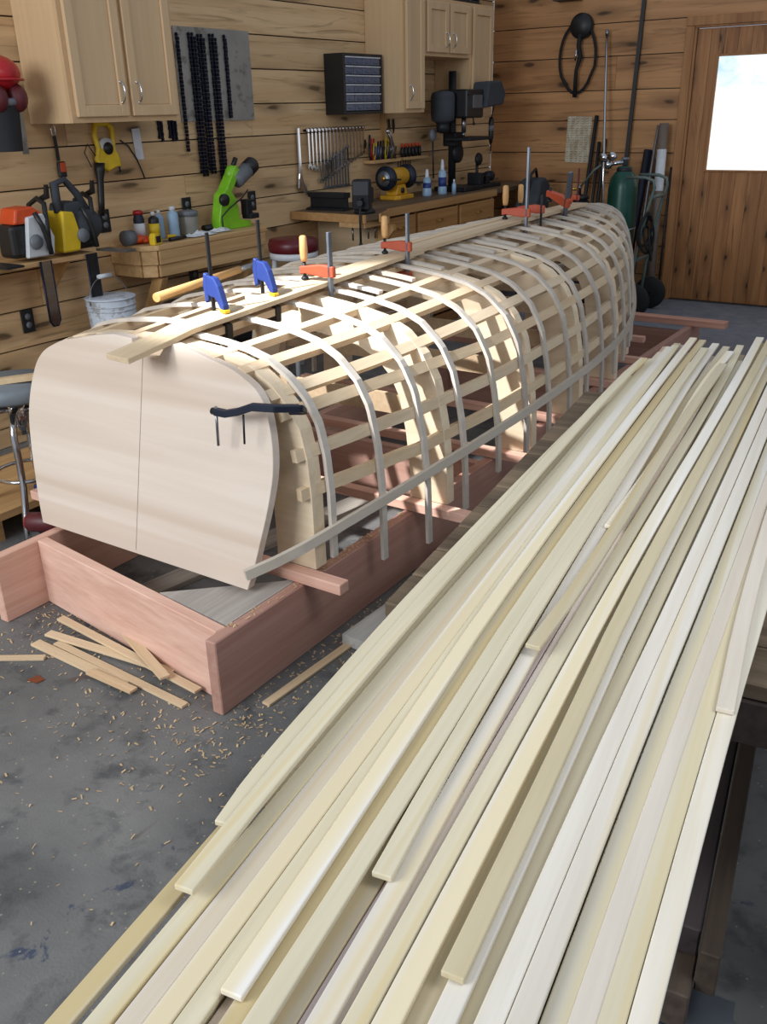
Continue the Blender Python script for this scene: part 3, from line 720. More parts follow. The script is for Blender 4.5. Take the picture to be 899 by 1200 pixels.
MB().bb((.03,.11,.10),(.12,.18,.11)).build('tool_rest',M['iron'],t)
# pliers basket behind grinder + tools
t=thing('tool_holder','wall tool holder full of pliers and drivers above the yellow grinder','tool holder',(XW,5.78,1.17))
MB().bb((.001,0,0),(.10,.36,.02)).build('shelf_strip',M['benchw'],t)
random.seed(11)
hm=['black','red','yellow','blue','black','steel','navy','black','yellow','black','blue','black','steel','black']
for k in range(14):
    y=.02+.0245*k; mb=MB(); L=random.uniform(.10,.17); tilt=random.uniform(-.25,.25)
    for s in(-1,1): mb.tube([(.055,y+s*.004,.0205),(.055,y+s*.014+tilt*.05,.06),(.06,y+s*.016+tilt*.1,L)],[.004,.006,.007],6)
    mb.build('pliers',M[hm[k]],t)
# make individual top-level silver pliers
t=thing('locking_pliers','bright silver locking pliers standing tallest above the yellow grinder','pliers',(XW+.11,5.99,1.19))
MB().tube([(0,0,0),(0,.02,.07),(0,-.02,.15),(0,-.05,.20)],[.006,.008,.01,.008],8).build('handle',M['chrome'],t)
MB().tube([(0,.06,-.0),(0,.045,.08),(0,0,.16),(0,-.03,.21)],[.005,.007,.009,.007],8).build('handle',M['chrome'],t)
MB().ball((0,-.035,.19),.022,10,(.6,1,1)).build('jaw',M['chrome'],t)
# screwdriver shelf
t=thing('wall_shelf','little wooden shelf of screwdrivers left of the drill press','shelf',(XW,6.20,1.17))
MB().bb((.001,0,0),(.085,.36,.02)).build('shelf_board',M['benchw'],t,bev=.002)
for k in range(6):
    s=thing('screwdriver','short screwdriver with orange tip standing in the row on the small wall shelf','screwdriver',(XW+.05,6.235+.05*k,1.191),0,'screwdrivers on the small wall shelf')
    MB().lathe([(.012,0),(.015,.03),(.013,.065),(.008,.07)],(0,0,0),'Z',10).build('handle',M['black'],s)
    MB().lathe([(.011,.07),(.011,.09),(.006,.095)],(0,0,0),'Z',10).build('collar',M['orange'],s)
for k in range(6):
    s=MB().tube([(0,0,0),(0,0,-.06-.01*(k%3)),(0,.008,-.075-.01*(k%3))],.003,6).build('hex_key',M['iron'],loc=(XW+.01,6.24+.035*k,1.165))
    tag(s,'thin dark hex key hanging below the small screwdriver shelf','hex key','hex keys below the small shelf')
# bottles/jacks
def jack(x,y,h,label):
    t=thing('squeeze_bottle',label,'bottle',(x,y,Z2))
    MB().lathe([(.034,0),(.036,.01),(.034,.05),(.03,.06),(.03,h*.62),(.02,h*.7)],(0,0,0),'Z',18).build('bottle_body',M['lblue'],t)
    MB().lathe([(.018,h*.7),(.014,h*.75),(.012,h*.92),(.008,h),(0,h)],(0,0,0),'Z',14).build('nozzle',M['white'],t)
    MB().lathe([(.0305,h*.2),(.031,h*.5)],(0,0,0),'Z',18).build('bottle_label',M['blue'],t)
jack(-3.72,6.20,.19,'pale blue-grey bottle with pointed cap beside the yellow grinder')
jack(-3.68,6.36,.25,'taller pale blue bottle with pointed cap left of the drill press')
t=thing('small_bottle','smallest pale bottle standing at the foot of the drill press','bottle',(-3.60,6.40,Z2))
MB().lathe([(.016,0),(.016,.07),(.008,.085)],(0,0,0),'Z',14).build('bottle_body',M['lblue'],t)
MB().lathe([(.008,.085),(.007,.105),(0,.11)],(0,0,0),'Z',12).build('cap',M['white'],t)
# drill press
t=thing('drill_press','dark bench drill press with tall column on the long workbench','drill press',(-3.76,6.70,Z2))
MB().prism([(-.12,-.13),(.16,-.13),(.16,.15),(-.12,.15)],'Z',0,.035).build('base',M['iron'],t,bev=.006)
MB().cyl((-.03,0,.035),(-.03,0,.86),.030).build('column',M['iron'],t)
MB().lathe([(.05,.50),(.085,.52),(.09,.56),(.09,.68),(.08,.71),(.04,.72),(.0,.725)],(.03,-.25,0),'Z',22).build('motor',M['dgrey'],t)
MB().lathe([(.02,.43),(.05,.44),(.05,.50),(.03,.51)],(.03,-.25,0),'Z',18).build('motor_pulley',M['iron'],t)
MB().lathe([(.06,-.01),(.075,0),(.075,.02),(.06,.03)],(.0,.02,.28),'X',22).build('table_crank',M['iron'],t)
MB().bb((.201,-.10,.60),(.212,.04,.69)).build('name_plate',M['galv'],t)
mb=MB(); mb.bb((-.02,-.14,.37),(.20,.26,.395)); mb.bb((-.08,-.06,.33),(.03,.06,.43)); mb.build('table',M['iron'],t,bev=.006)
mb=MB(); mb.bb((-.06,-.18,.53),(.20,.085,.73)); mb.build('head',M['black'],t,bev=.015,seg=2)
MB().prism([(.07,.60),(.36,.62),(.40,.70),(.32,.79),(.12,.78)],'X',.10,.24,f=lambda u,v,w:(w,u-.02,v)).build('belt_cover',M['dgrey'],t,bev=.012,seg=2)
mb=MB(); mb.cyl((.10,-.05,.55),(.10,-.05,.43),.018); mb.cyl((.10,-.05,.43),(.10,-.05,.40),.012); mb.build('quill',M['steel'],t)
for k in range(3):
    a=k*2.1+.4; q=V(.17,-.06,.62); e=q+V(.03,.13*math.cos(a),.13*math.sin(a)); m=MB(); m.cyl(q,e,.005); m.ball(e,.012,8); m.build('feed_handle',M['iron'],t)
t=thing('rotary_tool','slim rotary tool hanging point down beside the drill press','rotary tool',(-3.62,7.03,1.30))
MB().lathe([(.004,-.12),(.006,-.05),(.012,-.04),(.02,0),(.021,.12),(.015,.15)],(0,0,0),'Z',14).build('tool_body',M['black'],t)
MB().lathe([(.0213,.05),(.0216,.09)],(0,0,0),'Z',14).build('grip_band',M['grey'],t)
MB().tube([(0,0,.15),(.01,.02,.22),(.01,.0,.30),(0,-.06,.36),(-.02,-.12,.38)],.004,6).build('power_cord',M['black'],t)
t=thing('machine_vise','small dark drill-press vise with blue motor part at the bench end','vise',(-3.70,7.03,Z2))
mb=MB(); mb.bb((-.08,-.14,0),(.08,.2,.03)); mb.bb((-.06,-.13,.03),(.06,-.07,.12)); mb.bb((-.05,.0,.03),(.05,.06,.09)); mb.build('vise_body',M['iron'],t,bev=.004)
MB().lathe([(.035,0),(.04,.03),(.04,.09),(.02,.11)],(0,.08,.08),'Y',18).build('blue_housing',M['navy'],t)
MB().cyl((0,.2,.05),(0,.30,.05),.008).build('crank',M['steel'],t)
MB().lathe([(.04,0),(.05,.01),(.04,.03)],(-.02,-.04,.22),'X',18).build('hand_wheel',M['iron'],t)
MB().cyl((-.02,-.04,.22),(-.02,-.04,.03),.012).build('post',M['iron'],t)
t=thing('hand_brush','grey-headed brush hanging between the shelf and the drill press','brush',(-3.80,6.42,1.25))
MB().ball((0,0,.09),.04,12,(.6,1,1.2)).build('brush_head',M['grey'],t)
MB().cyl((0,0,.06),(0,.01,-.22),.006).build('rod',M['iron'],t)
# hanging small tools on wall under tall cabinet
for k,(y,z,L) in enumerate(((5.86,1.36,.12),(5.80,1.33,.06),(6.12,1.46,.13),(6.18,1.46,.1))):
    mb=MB(); mb.tube([(0,0,0),(0,.003,-L*.5),(0,0,-L)],[.006,.009,.003],6); tag(mb.build('hand_punch',M['iron'],loc=(XW+.012,y,z)),['dark punch hanging right of the wrench row','stubby dark punch at the end of the wrench row','thin dark tool hanging under the tall cabinet, left one','thin dark tool hanging under the tall cabinet, right one'][k],'punch')
tag(MB().bb((0,0,0),(.012,.06,.30)).build('wood_batten',M['benchz'],loc=(XW+.001,6.02,1.19)),'vertical wooden batten under the tall wall cabinet','batten')
# grey bag in corner gap under the bench
t=thing('tool_bag','dark grey slumped tool bag hanging at the far end of the workbench','bag',(-3.40,7.25,0))
mb=MB(); mb.prism([(-.18,.35),(.10,.35),(.16,.62),(.20,.92),(.10,.99),(-.02,.97),(-.05,.86),(-.16,.70)],'Y',-.05,.14,f=lambda u,v,w:(w,u,v)); mb.build('bag_body',M['dgrey'],t,bev=.03,seg=3)
MB().tube([(.05,-.1,.9),(.07,-.05,1.02),(.06,.05,1.05),(.05,.12,.95)],.012,8).build('strap',M['black'],t)
mb=MB()
for s in(-1,1): mb.cyl((.045+s*.06,-.08,.0),(.045+s*.05,0,.36),.014); mb.cyl((.045+s*.06,.1,.0),(.045+s*.05,0.02,.36),.014)
mb.build('stand',M['iron'],t)
# ---------------------------------------------------------------- back wall gear
t=thing('hose_reel','black round reel with hanging belt loops high on the back wall','reel',(-3.20,YB,2.10))
MB().lathe([(.0,-.07),(.085,-.07),(.095,-.05),(.095,-.02),(.08,-.001)],(0,0,0),'Y',28).build('reel_housing',M['black'],t)
lp=MB(); lp.tube([(-.02+.155*math.cos(k*PI/12)*(1 if math.sin(k*PI/12)>-.5 else .9),-.04,-.23+.26*math.sin(k*PI/12)) for k in range(24)],.012,8,closed=True); lp.build('belt_loop',M['blackrub'],t)
lp=MB(); lp.tube([(.0,-.055,-.06),(-.01,-.055,-.14),(.01,-.055,-.22),(-.02,-.055,-.32),(-.02,-.055,-.52)],[.02,.018,.02,.014,.018],10); lp.build('hanging_grip',M['blackrub'],t)
MB().cyl((-.02,-.065,-.17),(-.03,-.065,-.25),.008).build('metal_clip',M['chrome'],t)
t=thing('wall_shelf','underside of a small dark shelf at the top of the back wall','shelf',(-3.42,YB,2.285))
MB().bb((0,-.14,0),(.2,-.001,.02)).build('shelf_board',M['darkw'],t)
MB().bb((.03,-.12,.02),(.17,-.03,.10)).build('tin_box',M['galv'],t)
def lean(name,label,p0,p1,r,mat,cat,n=10,extra=None):
    o=MB().cyl(p0,p1,r,n=n).build(name,M[mat]); return tag(o,label,cat)
tag(MB().sweep([(-2.78,7.70,0),(-2.74,7.74,1.1),(-2.705,7.775,2.4)],.03,.02,up=(0,1,0)).build('steel_bar',M['black']),'tall flat black bar leaning on the back wall behind the gas cylinder','bar')
t=thing('metal_pole','long shiny metal pole leaning against the back wall above the gas bottles','pole',(-2.78,7.48,0))
MB().tube([(0,0,.0),(-.19,.24,2.02)],.011,10).build('pole_shaft',M['chrome'],t)
MB().tube([(-.19,.24,2.02),(-.193,.245,2.06)],.014,10).build('end_cap',M['steel'],t)
mb=MB(); mb.box((0,0,0),(.215,.004,.36),Matrix.Rotation(0.03,3,'Y'))
pp=tag(mb.build('paper_chart',M['chart'],loc=(-3.185,YB-.004,1.255)),'yellowed printed paper chart pinned on the back wall','paper')
lean('steel_bar','dark flat-topped bar leaning on the wall right of the paper chart',(-3.10,7.62,0),(-3.03,7.77,1.44),.017,'iron','bar',4)
lean('steel_bar','short black bar leaning behind the small gas bottle, left one',(-3.02,7.66,0),(-2.99,7.76,1.24),.014,'black','bar',4)
lean('steel_bar','short black bar leaning behind the small gas bottle, right one',(-2.97,7.66,0),(-2.94,7.76,1.26),.016,'black','bar',4)
lean('long_tube','thick grey-brown tube with white sticker standing left of the door',(-2.40,7.60,0),(-2.44,7.70,1.375),.036,'cardtube','tube',20)
tag(MB().tube([(0,0,0),(-.009,.0225,.31)],.0372,20,caps=False).build('sticker',M['white'],loc=(-2.4255,7.6635,.875)),'white printed sticker wrapped around the grey-brown tube','sticker')
lean('metal_conduit','thin steel conduit leaning just left of the grey-brown tube',(-2.55,7.55,0),(-2.50,7.75,1.36),.012,'steel','conduit')
lean('steel_bar','dark navy bar leaning behind the gas cylinder cart, wider one',(-2.63,7.60,0),(-2.57,7.76,1.18),.034,'navy','bar',4)
lean('wood_stick','slim brown stick leaning between navy bar and conduit',(-2.58,7.60,0),(-2.52,7.77,1.12),.010,'cardtube','stick',8)
for k in range(3): lean('copper_rod','copper welding rod standing behind the gas cylinder on the back wall',(-2.60+.025*k,7.50,0),(-2.60+.025*k,7.62,.62-.02*k),.005,'copper','rod',8)['group']='copper welding rods'
lean('wood_stick','dark stick leaning in the gap right of the tube',(-2.36,7.70,.0),(-2.375,7.775,1.05),.008,'iron','stick',8)
# gas cylinders & cart
t=thing('gas_cylinder','tall dark green gas cylinder with chrome gauges chained to the cart','gas cylinder',(-2.545,7.17,0))
MB().lathe([(.10,.02),(.112,.05),(.112,.93),(.10,1.0),(.07,1.045),(.05,1.06),(.05,1.085),(.032,1.09),(.0,1.09)],(0,0,0),'Z',36).build('cylinder_body',M['tank'],t)
MB().lathe([(.052,1.045),(.06,1.05),(.058,1.075),(.05,1.08)],(0,0,0),'Z',24).build('neck_ring',M['iron'],t)
MB().lathe([(.018,1.09),(.02,1.13),(.028,1.135),(.028,1.15),(.0,1.151)],(0,0,0),'Z',16).build('valve',M['galv'],t)
rg=MB(); rg.cyl((0,0,1.12),(-.13,-.03,1.10),.016); rg.ball((-.12,-.03,1.10),.034,12); rg=rg.build('regulator',M['chrome'],t)
for dx,dz in((-.085,.06),(-.155,.05)):
    g=MB(); g.lathe([(0,-.02),(.032,-.02),(.032,.01),(0,.011)],(dx,-.05,1.10+dz),'Y',20); g.cyl((dx,-.04,1.10+dz),(-.12,-.03,1.1),.006); g.build('pressure_gauge',M['chrome'],rg)
t=thing('gas_cylinder','smaller grey gas bottle with brass fitting beside the green cylinder','gas cylinder',(-2.87,7.10,0))
MB().lathe([(.12,.02),(.13,.05),(.13,.72),(.115,.79),(.07,.84),(.04,.85),(.04,.88),(0,.88)],(0,0,0),'Z',32).build('cylinder_body',M['iron'],t)
MB().lathe([(.06,.845),(.08,.85),(.075,.875),(.05,.88)],(0,0,0),'Z',20).build('collar',M['black'],t)
MB().lathe([(.015,.88),(.015,.93),(.022,.935),(0,.95)],(0,0,0),'Z',14).build('valve',M['steel'],t)
MB().cyl((0,0,.92),(-.07,-.03,.925),.012).build('brass_fitting',M['brass'],t)
MB().tube([(.0,0,.93),(.07,-.03,1.0),(.12,-.04,1.06),(.17,-.02,1.10)],.008,8).build('gas_hose',M['teal'],t)
t=thing('cylinder_cart','grey-green two-wheeled cart holding the tall gas cylinder','hand truck',(-2.52,7.17,0))
mb=MB()
for s in(0,1):
    y=-.16+.30*s
    mb.tube([(.14,y,.05),(.16,y,.35),(.20,y,.62),(.24,y,.82),(.27,y,.95),(.26,y,1.0),(.20,y,1.02),(.05,y,1.02)],.012,10)
mb.cyl((.25,-.16,.88),(.25,.14,.88),.014); mb.cyl((.17,-.16,.42),(.17,.14,.42),.014)
mb.build('frame',M['teal'],t)
mb=MB(); mb.bb((-.22,-.17,.0),(.14,.15,.02)); mb.build('foot_plate',M['iron'],t)
for s in(0,1):
    w=MB(); y=-.205+.39*s
    w.lathe([(.06,-.022),(.115,-.022),(.125,-.01),(.125,.01),(.115,.022),(.06,.022)],(.20,y,.126),'Y',32); w=w.build('wheel',M['blackrub'],t)
    MB().lathe([(0,-.018),(.06,-.018),(.06,.018),(0,.018)],(.20,y,.126),'Y',24).build('wheel_hub',M['galv'],w)
MB().cyl((.20,-.2,.126),(.20,.2,.126),.01).build('axle',M['iron'],t)
ch=MB(); ch.tube([(.15,-.15,.66),(.06,-.165,.63),(-.08,-.13,.64),(-.19,-.06,.66)],.006,6); ch.build('chain',M['steel'],t)
for i in range(5):
    m=MB(); cx,cy,cz=.22+.01*i,-.19+.02*i,.68-.035*i; rr=.085+.012*(i%3)
    m.tube([(cx+.03*math.sin(k*PI/10+i),cy+rr*math.cos(k*PI/10)*.8,cz+rr*1.2*math.sin(k*PI/10)) for k in range(20)],.009,8,closed=True)
    tag(m.build('welding_hose',M['blackrub'],loc=(-2.52,7.17,0)),'coil of black welding hose hung on the cylinder cart handle','hose','coiled welding hose loops')
# ---------------------------------------------------------------- strongback
XL,XR=-2.50,-1.54
t=thing('strongback','reddish fir lumber building base on the floor under the boat frame','building frame',(0,0,0))
MB().bb((XR-.038,1.46,.0),(XR,6.0,.235)).build('side_rail',M['redfir'],t,bev=.003,col=(.62,.56,.56))  # right rail tinted darker: shade on its outer face put into the colour
MB().bb((XL-.038,1.46,.0),(XL,6.0,.235)).build('side_rail',M['redfir'],t,bev=.003)
MB().sweep([(XL+.0005,1.645,.1175),(XR-.0385,1.525,.1175)],.038,.234).build('cross_board',M['redfirx'],t,bev=.003)
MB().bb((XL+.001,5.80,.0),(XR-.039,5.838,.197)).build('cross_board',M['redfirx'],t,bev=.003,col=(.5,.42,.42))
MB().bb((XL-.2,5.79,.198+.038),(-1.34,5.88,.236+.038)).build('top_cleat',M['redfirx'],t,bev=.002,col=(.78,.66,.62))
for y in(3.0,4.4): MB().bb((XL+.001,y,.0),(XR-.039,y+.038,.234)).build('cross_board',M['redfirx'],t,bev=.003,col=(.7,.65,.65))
MB().prism([(XR-.04,1.55),(XR-.04,1.86),(XR-.34,1.585)],'Z',.222,.234).build('corner_gusset',M['greyw'],t,col=(.9,.85,.84))
# ---------------------------------------------------------------- hull maths
CX=-2.11
def interp(T,y):
    if y<=T[0][0]: return T[0][1]
    for (a,b),(c,d) in zip(T[:-1],T[1:]):
        if y<=c:
            s=(y-a)/(c-a); return b+(d-b)*s
    return T[-1][1]
TB=[(1.7,.555),(1.84,.585),(1.95,.61),(2.17,.645),(2.39,.675),(2.61,.695),(2.83,.712),(3.05,.72),(3.3,.715),(3.5,.71),(3.75,.695),(3.95,.675),(4.2,.645),(4.45,.60),(4.7,.54),(4.95,.465),(5.2,.375),(5.4,.29),(5.55,.215),(5.68,.14),(5.78,.07),(5.83,.03)]
TK=[(1.7,.905),(1.84,.92),(1.95,.928),(2.17,.94),(2.39,.952),(2.61,.963),(3.05,.982),(3.5,.99),(4.0,.995),(4.6,1.0),(5.2,1.0),(5.5,.985),(5.7,.95),(5.8,.90),(5.86,.82)]
P0=[(0,0),(.2,.003),(.4,.012),(.55,.025),(.67,.045),(.79,.09),(.885,.145),(.95,.21),(.985,.30),(1.0,.42),(1.0,.80)]
P1=[(0,0),(.2,.005),(.36,.017),(.49,.03),(.63,.05),(.76,.09),(.87,.16),(.94,.25),(.985,.40),(1.01,.56),(1.02,.80)]
def prof(y,s,off=0):
    """point of half section at station y, s in 0..10, pushed inward by off; returns dx,z,nx,nz"""
    k=min(1,max(0,(y-1.9)/.5))
    def q(s):
        s=max(-10,min(10,s)); sg=1 if s>=0 else -1; s=abs(s); i=min(9,int(s)); f=s-i
        a0,b0=P0[i];a1,b1=P0[i+1];c0,d0=P1[i];c1,d1=P1[i+1]
        u=(a0+(a1-a0)*f)*(1-k)+(c0+(c1-c0)*f)*k
        d=(b0+(b1-b0)*f)*(1-k)+(d0+(d1-d0)*f)*k
        return sg*u*interp(TB,y),interp(TK,y)-d
    x,z=q(s); x0,z0=q(s-.25); x1,z1=q(s+.25)
    tx,tz=x1-x0,z1-z0; L=math.hypot(tx,tz) or 1; nx,nz=-tz/L,tx/L
    if nz*1+nx*(1 if x>=0 else -1)<0: nx,nz=-nx,-nz
    return x-nx*off,z-nz*off,nx,nz
def s_for_drop(y,d):
    k=interp(TK,y)
    for i in range(200):
        s=i*.05
        if k-prof(y,s)[1]>=d: return s
    return 10
def s_for_u(y,u):
    b=interp(TB,y)
    for i in range(200):
        s=i*.05
        if prof(y,s)[0]>=u*b: return s
    return 10
def s_for_z(y,z): return s_for_drop(y,interp(TK,y)-z)
boat=thing('boat_frame','upturned wooden boat frame of bent ribs, stringers, molds and plywood transom','boat',(0,0,0))
# transom (raked)
to=[(.12,.916),(.20,.905),(.287,.887),(.36,.872),(.418,.849),(.46,.825),(.495,.785),(.52,.72),(.533,.66),(.537,.597),(.53,.53),(.52,.47),(.505,.40),(.49,.33),(.478,.287),(.467,.25)]
def smooth_poly(p,n=3):
    out=[]
    for i in range(len(p)-1):
        p0=p[max(i-1,0)];p1=p[i];p2=p[i+1];p3=p[min(i+2,len(p)-1)]
        for k in range(n):
            t=k/n
            out.append(tuple(.5*((2*p1[c])+(-p0[c]+p2[c])*t+(2*p0[c]-5*p1[c]+4*p2[c]-p3[c])*t*t+(-p0[c]+3*p1[c]-3*p2[c]+p3[c])*t**3) for c in(0,1)))
    out.append(p[-1]); return out
half=smooth_poly(to)
poly=[(x,z) for x,z in half]+[(-x,z) for x,z in half[::-1]]+[(-.04,.912),(-.03,.865),(.072,.865),(.112,.914)]
tm=MB(); tm.prism(poly,'Y',0,.03,f=lambda u,v,w:(CX+u,1.71+.2*(v-.25)+w,v))
tr=tm.build('transom',M['transom'],boat,bev=.0015)
MB().prism([(-.004,.262),(-.002,.262),(.012,.878),(.010,.878)],'Y',-.0006,.001,f=lambda u,v,w:(CX+u,1.71+.2*(v-.25)+w,v)).build('pencil_line',M['greyw'],boat,col=(.55,.5,.48))
# small post under the transom left
MB().bb((-2.50,1.775,.236),(-2.46,1.80,.34)).build('transom_post',M['stringer'],boat)
MB().bb((-2.42,1.75,.275),(-1.80,1.79,.33)).build('transom_cleat',M['stringer'],boat,col=(.9,.9,.9))
MB().bb((-1.75,1.77,.42),(-1.66,1.86,.50)).build('transom_block',M['stringer'],boat,col=(.95,.85,.55))
# stringers
def strg_s(y,i):
    k=min(1,max(0,(y-1.9)/.9))
    if i==0: return s_for_u(y,.17)
    if i<4: return s_for_u(y,(.46,.66,.82)[i-1])
    return s_for_drop(y,(.16,.28,.40)[i-4]+(.05,.05,.045)[i-4]*k)
TR=.012 # rib thickness
ys=[1.858+ (5.66-1.858)*k/36 for k in range(37)]
ST={}
for i in range(7):
    pr=[];
    for y in ys: pr.append(strg_s(y,i))
    # smooth
    for _ in range(3): pr=[pr[0]]+[(pr[k-1]+2*pr[k]+pr[k+1])/4 for k in range(1,len(pr)-1)]+[pr[-1]]
    ST[i]=pr
    for sd in(1,-1):
        pts=[];ups=[]
        yend=5.62-.0*i
        for y,s in zip(ys,pr):
            if y>yend: break
            if i==0 and y>5.3: break
            x,z,nx,nz=prof(y,s,TR+.012)
            pts.append((CX+sd*x,y,z)); ups.append((sd*nx,0,nz))
        MB().sweep(pts,.036,.023,ups=ups).build('stringer',M['stringer'],boat,col=random.choice([(1,1,1),(.95,.92,.9),(1,.97,.92),(.93,.88,.84)]))
# molds
def mold(y,th=.02,width=.15,dark=1.0,leg=True):
    sd_pts=[]
    # right half outer from center down
    smax=s_for_z(y,.28) if leg else 9
    notch=[]
    for i in range(7):
        s=interp(list(zip(ys,ST[i])),y); notch.append(s)
    N_=60; half=[]; base=[]
    def girth(s,y=y): 
        return prof(y,s)
    def isn(s):
        x,z,_,_=prof(y,s,TR)
        for q in notch:
            a,b,_,_=prof(y,q,TR)
            if math.hypot(x-a,z-b)<.021: return True
        return False
    for k in range(N_+1):
        x,z,_,_=prof(y,smax*k/N_,TR+.002); half.append((x,z)); base.append((x,z))
    xb=half[-1][0]; half.append((xb,.272)); base.append((xb,.272))
    b=interp(TB,y); kz=interp(TK,y); iw=min(width,b*.6)
    full=[(-x,z) for x,z in half[:0:-1]]+half
    inn=[(x*(b-iw)/b,.272+(z-.272)*(kz-iw*.8-.272)/(kz-.272)) for x,z in [(-x,z) for x,z in base[:0:-1]]+base]
    n=len(full); vs=[]
    for w_ in (y-th/2,y+th/2):
        vs+=[(CX+x,w_,z) for x,z in full]+[(CX+x,w_,z) for x,z in inn]
    fs=[]
    for k in range(n-1):
        fs+=[(k,k+1,n+k+1,n+k),(2*n+k,3*n+k,3*n+k+1,2*n+k+1),(k,2*n+k,2*n+k+1,k+1),(n+k,n+k+1,3*n+k+1,3*n+k)]
    fs+=[(0,n,3*n,2*n),(n-1,3*n-1,4*n-1,2*n-1)]
    mb=MB(); mb.add(vs,fs)
    m=mb.build('mold',M['ply'],boat,col=(dark,dark,dark*.99))
    x0=CX-xb-.12; x1=CX+xb+.12
    MB().bb((x0,y-.045-th/2,.237),(x1,y-th/2-.001,.2715)).build('mold_cleat',M['redfirx'],boat,bev=.002,col=(.95,.9,.88))
    MB().bb((CX-xb+.1,y+th/2+.001,.55),(CX+xb-.1,y+th/2+.02,.62)).build('cross_spall',M['stringer'],boat,col=(.75,.7,.65))
    return m
for y,th in((1.912,.052),(2.53,.046),(3.14,.046),(3.66,.046),(4.30,.04),(4.80,.04),(5.28,.03)): mold(y,th)
# ribs
RY=[1.955,2.17,2.39,2.61,2.83,3.05,3.27,3.49,3.71,3.95,4.19,4.44,4.68,4.92,5.15,5.36,5.53,5.66]
ZE=[.30,.20,.16,.22,.28,.31,.30,.30,.30,.30,.30,.31,.32,.33,.34,.36,.38,.42]
for i,(y,ze) in enumerate(zip(RY,ZE)):
    for sd in(1,-1):
        yy=y if sd>0 else y+.085
        if i>=15: yy=y+(0.0 if sd>0 else .04)
        s1=s_for_z(yy,ze+random.uniform(-.01,.03)); b=interp(TB,yy)
        ext=.30 if b>.5 else b*.5
        if sd<0 and i<3: ext=.05
        if sd>0 and i<3: ext=[-.07,.0,.05][i]
        s0=-s_for_u(yy,min(.95,abs(ext)/b)) if ext>0 else s_for_u(yy,-ext/b)
        pts=[];ups=[];N_=44
        for k in range(N_+1):
            s=s0+(s1-s0)*k/N_; x,z,nx,nz=prof(yy,s,TR/2)
            dy=.0
            pts.append((CX+sd*x,yy+dy,z)); ups.append((sd*nx,0,nz))
        cval=random.choice([(1,1,1),(.95,.95,.96),(1.03,1.02,1.0),(.9,.9,.92)])
        if i<4: cval=(1.1,1.1,1.12)
        MB().sweep(pts,.026,TR,ups=ups).build('rib',M['ribw'],boat,col=cval)
# fastener heads: small screws
# sheer battens
SZ=[(1.66,.335),(1.95,.391),(2.17,.415),(2.39,.437),(2.61,.449),(2.83,.465),(3.05,.472),(3.5,.482),(4.0,.487),(4.5,.49),(5.0,.52),(5.5,.58),(5.83,.65)]
for sd in(1,-1):
    pts=[];ups=[]; ya=1.66 if sd>0 else 1.86
    for k in range(50):
        y=ya+(5.80-ya)*k/49; z=interp(SZ,y); s=s_for_z(y,z); x,zz,nx,nz=prof(y,s,-.009)
        if y<1.8: x=interp([(1.66,.505),(1.80,.578)],y)+.008
        pts.append((CX+sd*x,y,z)); ups.append((sd*1,0,.12))
    pts=[pts[0]]+[tuple((V(pts[k-1])+V(pts[k])*2+V(pts[k+1]))/4) for k in range(1,49)]+[pts[-1]]
    MB().sweep(pts,.030,.016,ups=ups).build('sheer_batten',M['ribw'],boat,col=(1,.98,.95))
# stem
pts=[(CX,5.45,.955),(CX,5.6,.945),(CX,5.7,.92),(CX,5.78,.86),(CX,5.83,.76),(CX,5.85,.6),(CX,5.84,.40),(CX,5.82,.275)]
MB().sweep(pts,.035,.05,up=(1,0,0)).build('stem',M['ply'],boat,col=(.85,.8,.75))
# keel planks (clamped on top, separate)
def zk(y): return interp(TK,y)
pts=[(-2.045,1.69,.895),(-2.03,1.84,.9185),(-2.022,1.93,.936)]+[(interp([(1.93,-2.022),(2.3,-2.0),(3.3,-2.01)],y),y,zk(y)+.0125) for y in(2.2,2.5,2.8,3.1,3.24)]
o=MB().sweep(pts,.105,.016).build('keel_plank',M['stringer'],bev=.001,col=(.92,.9,.86)); tag(o,'long flat pale plank clamped along the boat keel, running out over the transom','plank')
pts=[(-2.03-.03*(y-3.25)/2,y,zk(y)+.013) for y in(3.255,3.6,4.0,4.4,4.8,5.1)]
o=MB().sweep(pts,.10,.016).build('keel_plank',M['stringer'],bev=.001,col=(.95,.93,.9)); tag(o,'second flat plank on the keel, toward the bow past the orange clamp','plank')
pts=[(-2.125-.03*(y-3.3)/2,y,zk(y)+.012) for y in(3.35,3.8,4.3,4.8)]
o=MB().sweep(pts,.045,.014).build('keel_batten',M['stringer'],bev=.001,col=(1.05,1.02,.98)); tag(o,'narrow batten lying left of the second keel plank','batten')
# dowel
t=thing('wooden_dowel','round wooden handle lying across the left ribs near the blue clamps','dowel',(-2.27,2.07,.985),math.atan2(.37,-.06))
MB().cyl((0,0,.0),(.50,0,.012),.015,.013,n=14).build('rod',M['dowelw'],t)
MB().cyl((.50,0,.012),(.66,0,.016),.010,n=10).build('metal_ferrule',M['steel'],t)
